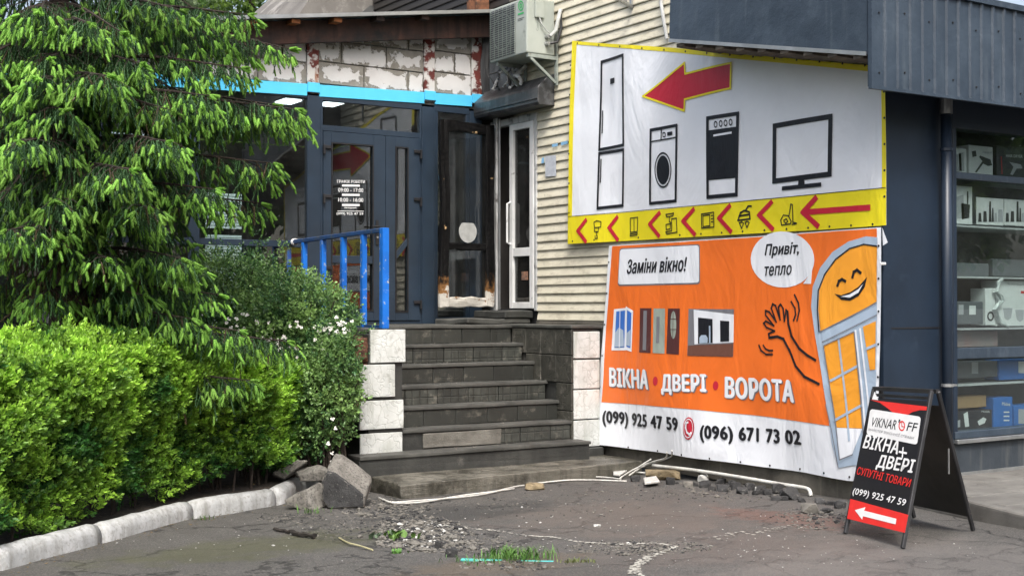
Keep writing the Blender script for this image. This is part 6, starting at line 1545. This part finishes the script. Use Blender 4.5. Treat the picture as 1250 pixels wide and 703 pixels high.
# ---- shrubs with small dark leaves and white flowers
def shrub(name, label, lobes, n, c0, c1, seed, flowers=0, size=(.05, .09), nleaf=8, zones=None, cat='shrub', wands=()):
    r = random.Random(seed); g = np.random.default_rng(seed); pos = []; dr = []
    vol = [a*b*c for (_, _, _, a, b, c) in lobes]; tv_ = sum(v**.67 for v in vol)
    for (cx, cy, cz, rx, ry, rz_), v in zip(lobes, vol):
        k = int(n*v**.67/tv_)
        for i in range(k):
            d = Vector((r.gauss(0, 1), r.gauss(0, 1), r.gauss(.1, 1))).normalized(); lump = 1+.22*noise.noise(d*2.2+Vector((cx, cy, cz)))+.12*noise.noise(d*6)
            q = r.random()**.35*lump; p = Vector((cx+d.x*rx*q, cy+d.y*ry*q, cz+d.z*rz_*q))
            if p.z < .08: continue
            pos.append(p); dr.append((d*.6+Vector((r.gauss(0, .6), r.gauss(0, .6), r.gauss(.3, .5)))).normalized())
    for (b0, t0, k) in wands:
        b0, t0 = Vector(b0), Vector(t0)
        for i in range(k):
            u = i/k; pos.append(b0.lerp(t0, u)+Vector((r.gauss(0, .03), r.gauss(0, .03), r.gauss(0, .02)))); dr.append(((t0-b0).normalized()+Vector((r.gauss(0, .8), r.gauss(0, .8), r.gauss(0, .6)))).normalized())
    pos, dr = V3(pos), V3(dr); t = thing(name, label, cat, (lobes[0][0], lobes[0][1], 0))
    v_, f_, s_ = sprig_template(nleaf, seed, .42, .22, 1.1)
    y = np.clip(.35+.9*clump(pos, 3, seed)+g.normal(0, .22, len(pos)), 0, 1)[:, None]
    tint = (np.array(c0)*(1-y)+np.array(c1)*y)*(1+g.normal(0, .12, (len(pos), 1)))
    obj('leaves', scatter('leaves', v_, f_, pos, frames(dr, g.random(len(pos))*6.28), g.uniform(*size, len(pos)), np.clip(tint, .003, .8), s_), leaf_material('leaf', .25, .4, .45), t, stuff=True)
    m = MB()
    for (cx, cy, cz, rx, ry, rz_) in lobes:
        for i in range(16):
            b0 = Vector((cx+r.uniform(-.15, .15), cy+r.uniform(-.15, .15), .03)); tp_ = Vector((cx+r.uniform(-.8, .8)*rx, cy+r.uniform(-.8, .8)*ry, cz+rz_*r.uniform(.1, .8)))
            m.tube([b0, b0.lerp(tp_, .5)+Vector((0, 0, .1)), tp_], .012, 4, r2=.004)
    for (b0, t0, k) in wands: m.tube([b0, t0], .006, 4, r2=.002)
    obj('stems', m, bk, t, stuff=True)
    return t, pos
e1 = P(335, 440, D=12.3); e2 = P(285, 385, D=12.8); e3 = P(404, 470, D=11.75); e4 = P(365, 405, D=12.3)
wnd = [(P(x0, y0, D=12.5), P(x1, y1, D=12.5), k) for x0, y0, x1, y1, k in ((300, 370, 318, 288, 34), (330, 370, 345, 298, 30), (255, 370, 250, 330, 16), (355, 380, 372, 340, 26), (405, 410, 425, 385, 12), (272, 360, 282, 325, 16))]
t, _ = shrub('flowering_shrub', 'loose dark green shrub with small white flowers growing up against the blue railing', [(e2.x, e2.y, e2.z-.10, .75, .62, .72), (e4.x, e4.y, e4.z-.12, .62, .55, .68), (e3.x, e3.y, e3.z, .26, .30, .60), (e3.x-.2, e3.y+.35, .6, .25, .3, .5), (e1.x, e1.y, e1.z-.15, .5, .5, .6)], 12500, (.05, .13, .045), (.27, .44, .13), 21, wands=wnd, size=(.065, .12), nleaf=7)
# flowers
fl = MB(); r = random.Random(8); fpts = []
for (cx, cy, rx, ry, n_) in ((345, 430, 28, 22, 16), (400, 400, 20, 14, 22), (335, 412, 20, 12, 12), (280, 390, 24, 16, 8), (407, 548, 7, 40, 9), (390, 440, 20, 16, 8), (300, 400, 30, 10, 8), (362, 395, 10, 8, 5), (418, 398, 7, 10, 8)):
    for i in range(n_):
        D = 11.35 if cx > 400 else (11.75 if cx > 385 else 11.8); p = P(cx+r.gauss(0, rx*.5), cy+r.gauss(0, ry*.5), D=D+r.uniform(-.1, .12)); fpts.append(p)
for p in fpts:
    for k in range(5):
        a = k*1.257+r.random(); n0 = Vector((r.gauss(0, .4)-.5, r.gauss(0, .4)-.8, .5)).normalized(); u_ = n0.orthogonal().normalized(); v_ = n0.cross(u_)
        c = p+(u_*math.cos(a)+v_*math.sin(a))*.011; s = r.uniform(.008, .013)
        fl.add([c+(u_*math.cos(a+j*1.57)+v_*math.sin(a+j*1.57))*s+n0*(.004 if j % 2 else 0) for j in range(4)], [(0, 1, 2), (0, 2, 3)])
obj('flowers', fl, flat('petal_white', (.75, .74, .68), .6), t, stuff=True)
# ---- broadleaf trees seen over the roof, and street trees opposite the shops
def broadleaf(x, y, h_, cr, n, label, seed, c0=(.05, .11, .02), c1=(.16, .27, .05), group=None, size=(.3, .5), cz=None):
    r = random.Random(seed); g = np.random.default_rng(seed); t = thing('broadleaf_tree', label, 'tree', (x, y, 0), group)
    m = MB().tube([(x, y, 0), (x+.1, y, h_*.3), (x, y+.1, h_*.6), (x+.05, y, h_*.9)], h_*.028, 10, r2=.03)
    cs = []
    for i in range(15):
        a = i*2.4; q = r.uniform(.25, .8); z = h_*r.uniform(.42, .92); e = Vector((x+math.cos(a)*cr*q, y+math.sin(a)*cr*q, z)); m.tube([(x, y, z*.62), ((x+e.x)/2, (y+e.y)/2, z*.9), e], .07, 6, r2=.02); cs.append((e, cr*r.uniform(.28, .45)))
    obj('trunk', m.mesh(smooth=True), bk, t)
    pos = []; dr = []
    for i in range(n):
        e, q = cs[i % len(cs)]; d = Vector((r.gauss(0, 1), r.gauss(0, 1), r.gauss(0, .8))).normalized(); pos.append(e+d*q*r.random()**.4*(1+.3*noise.noise(d*3+e))); dr.append((d+Vector((0, 0, -.4))).normalized())
    pos, dr = V3(pos), V3(dr); v_, f_, s_ = sprig_template(9, seed, .45, .3, 1.2)
    yv = np.clip(.4+clump(pos, .8, seed)+g.normal(0, .25, len(pos)), 0, 1)[:, None]; tint = np.array(c0)*(1-yv)+np.array(c1)*yv
    obj('crown', scatter('crown', v_, f_, pos, frames(dr, g.random(len(pos))*6.28), g.uniform(*size, len(pos)), tint, s_), leaf_material('broadleaf', .35, .45, .4), t, stuff=True)
q = P(345, 0, D=27); broadleaf(q.x, q.y, q.z+1.2, 2.6, 2600, 'bright green leafy tree showing above the office roof edge', 61, size=(.22, .38), c1=(.25, .40, .06))
q = P(300, -10, D=33); broadleaf(q.x, q.y, q.z+1.0, 2.6, 2200, 'paler leafy tree farther off between the spruce and the grey rear building', 62, c0=(.09, .14, .07), c1=(.2, .28, .14), size=(.25, .4))
for i, (x, y) in enumerate(((15, -11), (22, -13), (8, -13), (29, -9), (0, -12))):
    broadleaf(x, y, 9.5+(i % 3), 3.6, 1500, 'big street tree standing across the road opposite the shops', 70+i, group='street trees across the road', size=(.6, 1.0))
# ---- grass tufts and weeds
def tuft(cx, cy, n, hgt, spread, label, seed, col=(.10, .22, .04), name='grass_tuft', wd=.0035, cat='grass'):
    r = random.Random(seed); m = MB(); c = G(cx, cy)
    for i in range(n):
        b0 = c+Vector((RX[0], RX[1], 0))*r.gauss(0, spread)+Vector((FW[0], FW[1], 0))*r.gauss(0, spread*.45); b0.z = gs(b0.y)-.005
        a = r.random()*6.28; d = Vector((math.cos(a), math.sin(a), 0)); h_ = hgt*r.uniform(.45, 1.15); s_ = Vector((-d.y, d.x, 0))*wd*r.uniform(.7, 1.3)
        p1 = b0+d*h_*.2+Vector((0, 0, h_*.6)); p2 = b0+d*h_*.65+Vector((0, 0, h_*.95))
        m.add([b0-s_*.6, b0+s_*.6, p1+s_, p1-s_, p2], [(0, 1, 2, 3), (3, 2, 4)])
    o = solo(name, m, M(name+str(seed), col, tuple(x*.55 for x in col), scale=30, rough=.5), label, cat); o['kind'] = 'stuff'; return o
tuft(630, 681, 260, .085, .11, 'brightest grass tuft growing over the turquoise plastic strip', 1)
tuft(598, 685, 90, .04, .13, 'short grass beside the left half of the turquoise strip', 2, (.09, .2, .05))
tuft(702, 685, 60, .03, .06, 'small yellowish grass tuft right of the turquoise strip', 3, (.16, .20, .05))
tuft(490, 657, 16, .07, .07, 'broad leaved green weed among the gravel', 4, (.13, .25, .05), 'weed', .022, 'weed')
tuft(463, 656, 9, .055, .05, 'greyish broad leaved weed at the left of the gravel', 5, (.15, .22, .13), 'weed', .026, 'weed')
tuft(380, 626, 30, .07, .05, 'little green weed at the foot of the small concrete chunk', 6, (.1, .22, .04), 'weed')
tuft(247, 634, 24, .05, .04, 'tiny weed in the joint before the kerb', 7, (.1, .2, .04), 'weed')
tuft(486, 674, 10, .03, .03, 'single small seedling on the asphalt below the gravel', 8, (.1, .25, .04), 'weed', .012, 'weed')
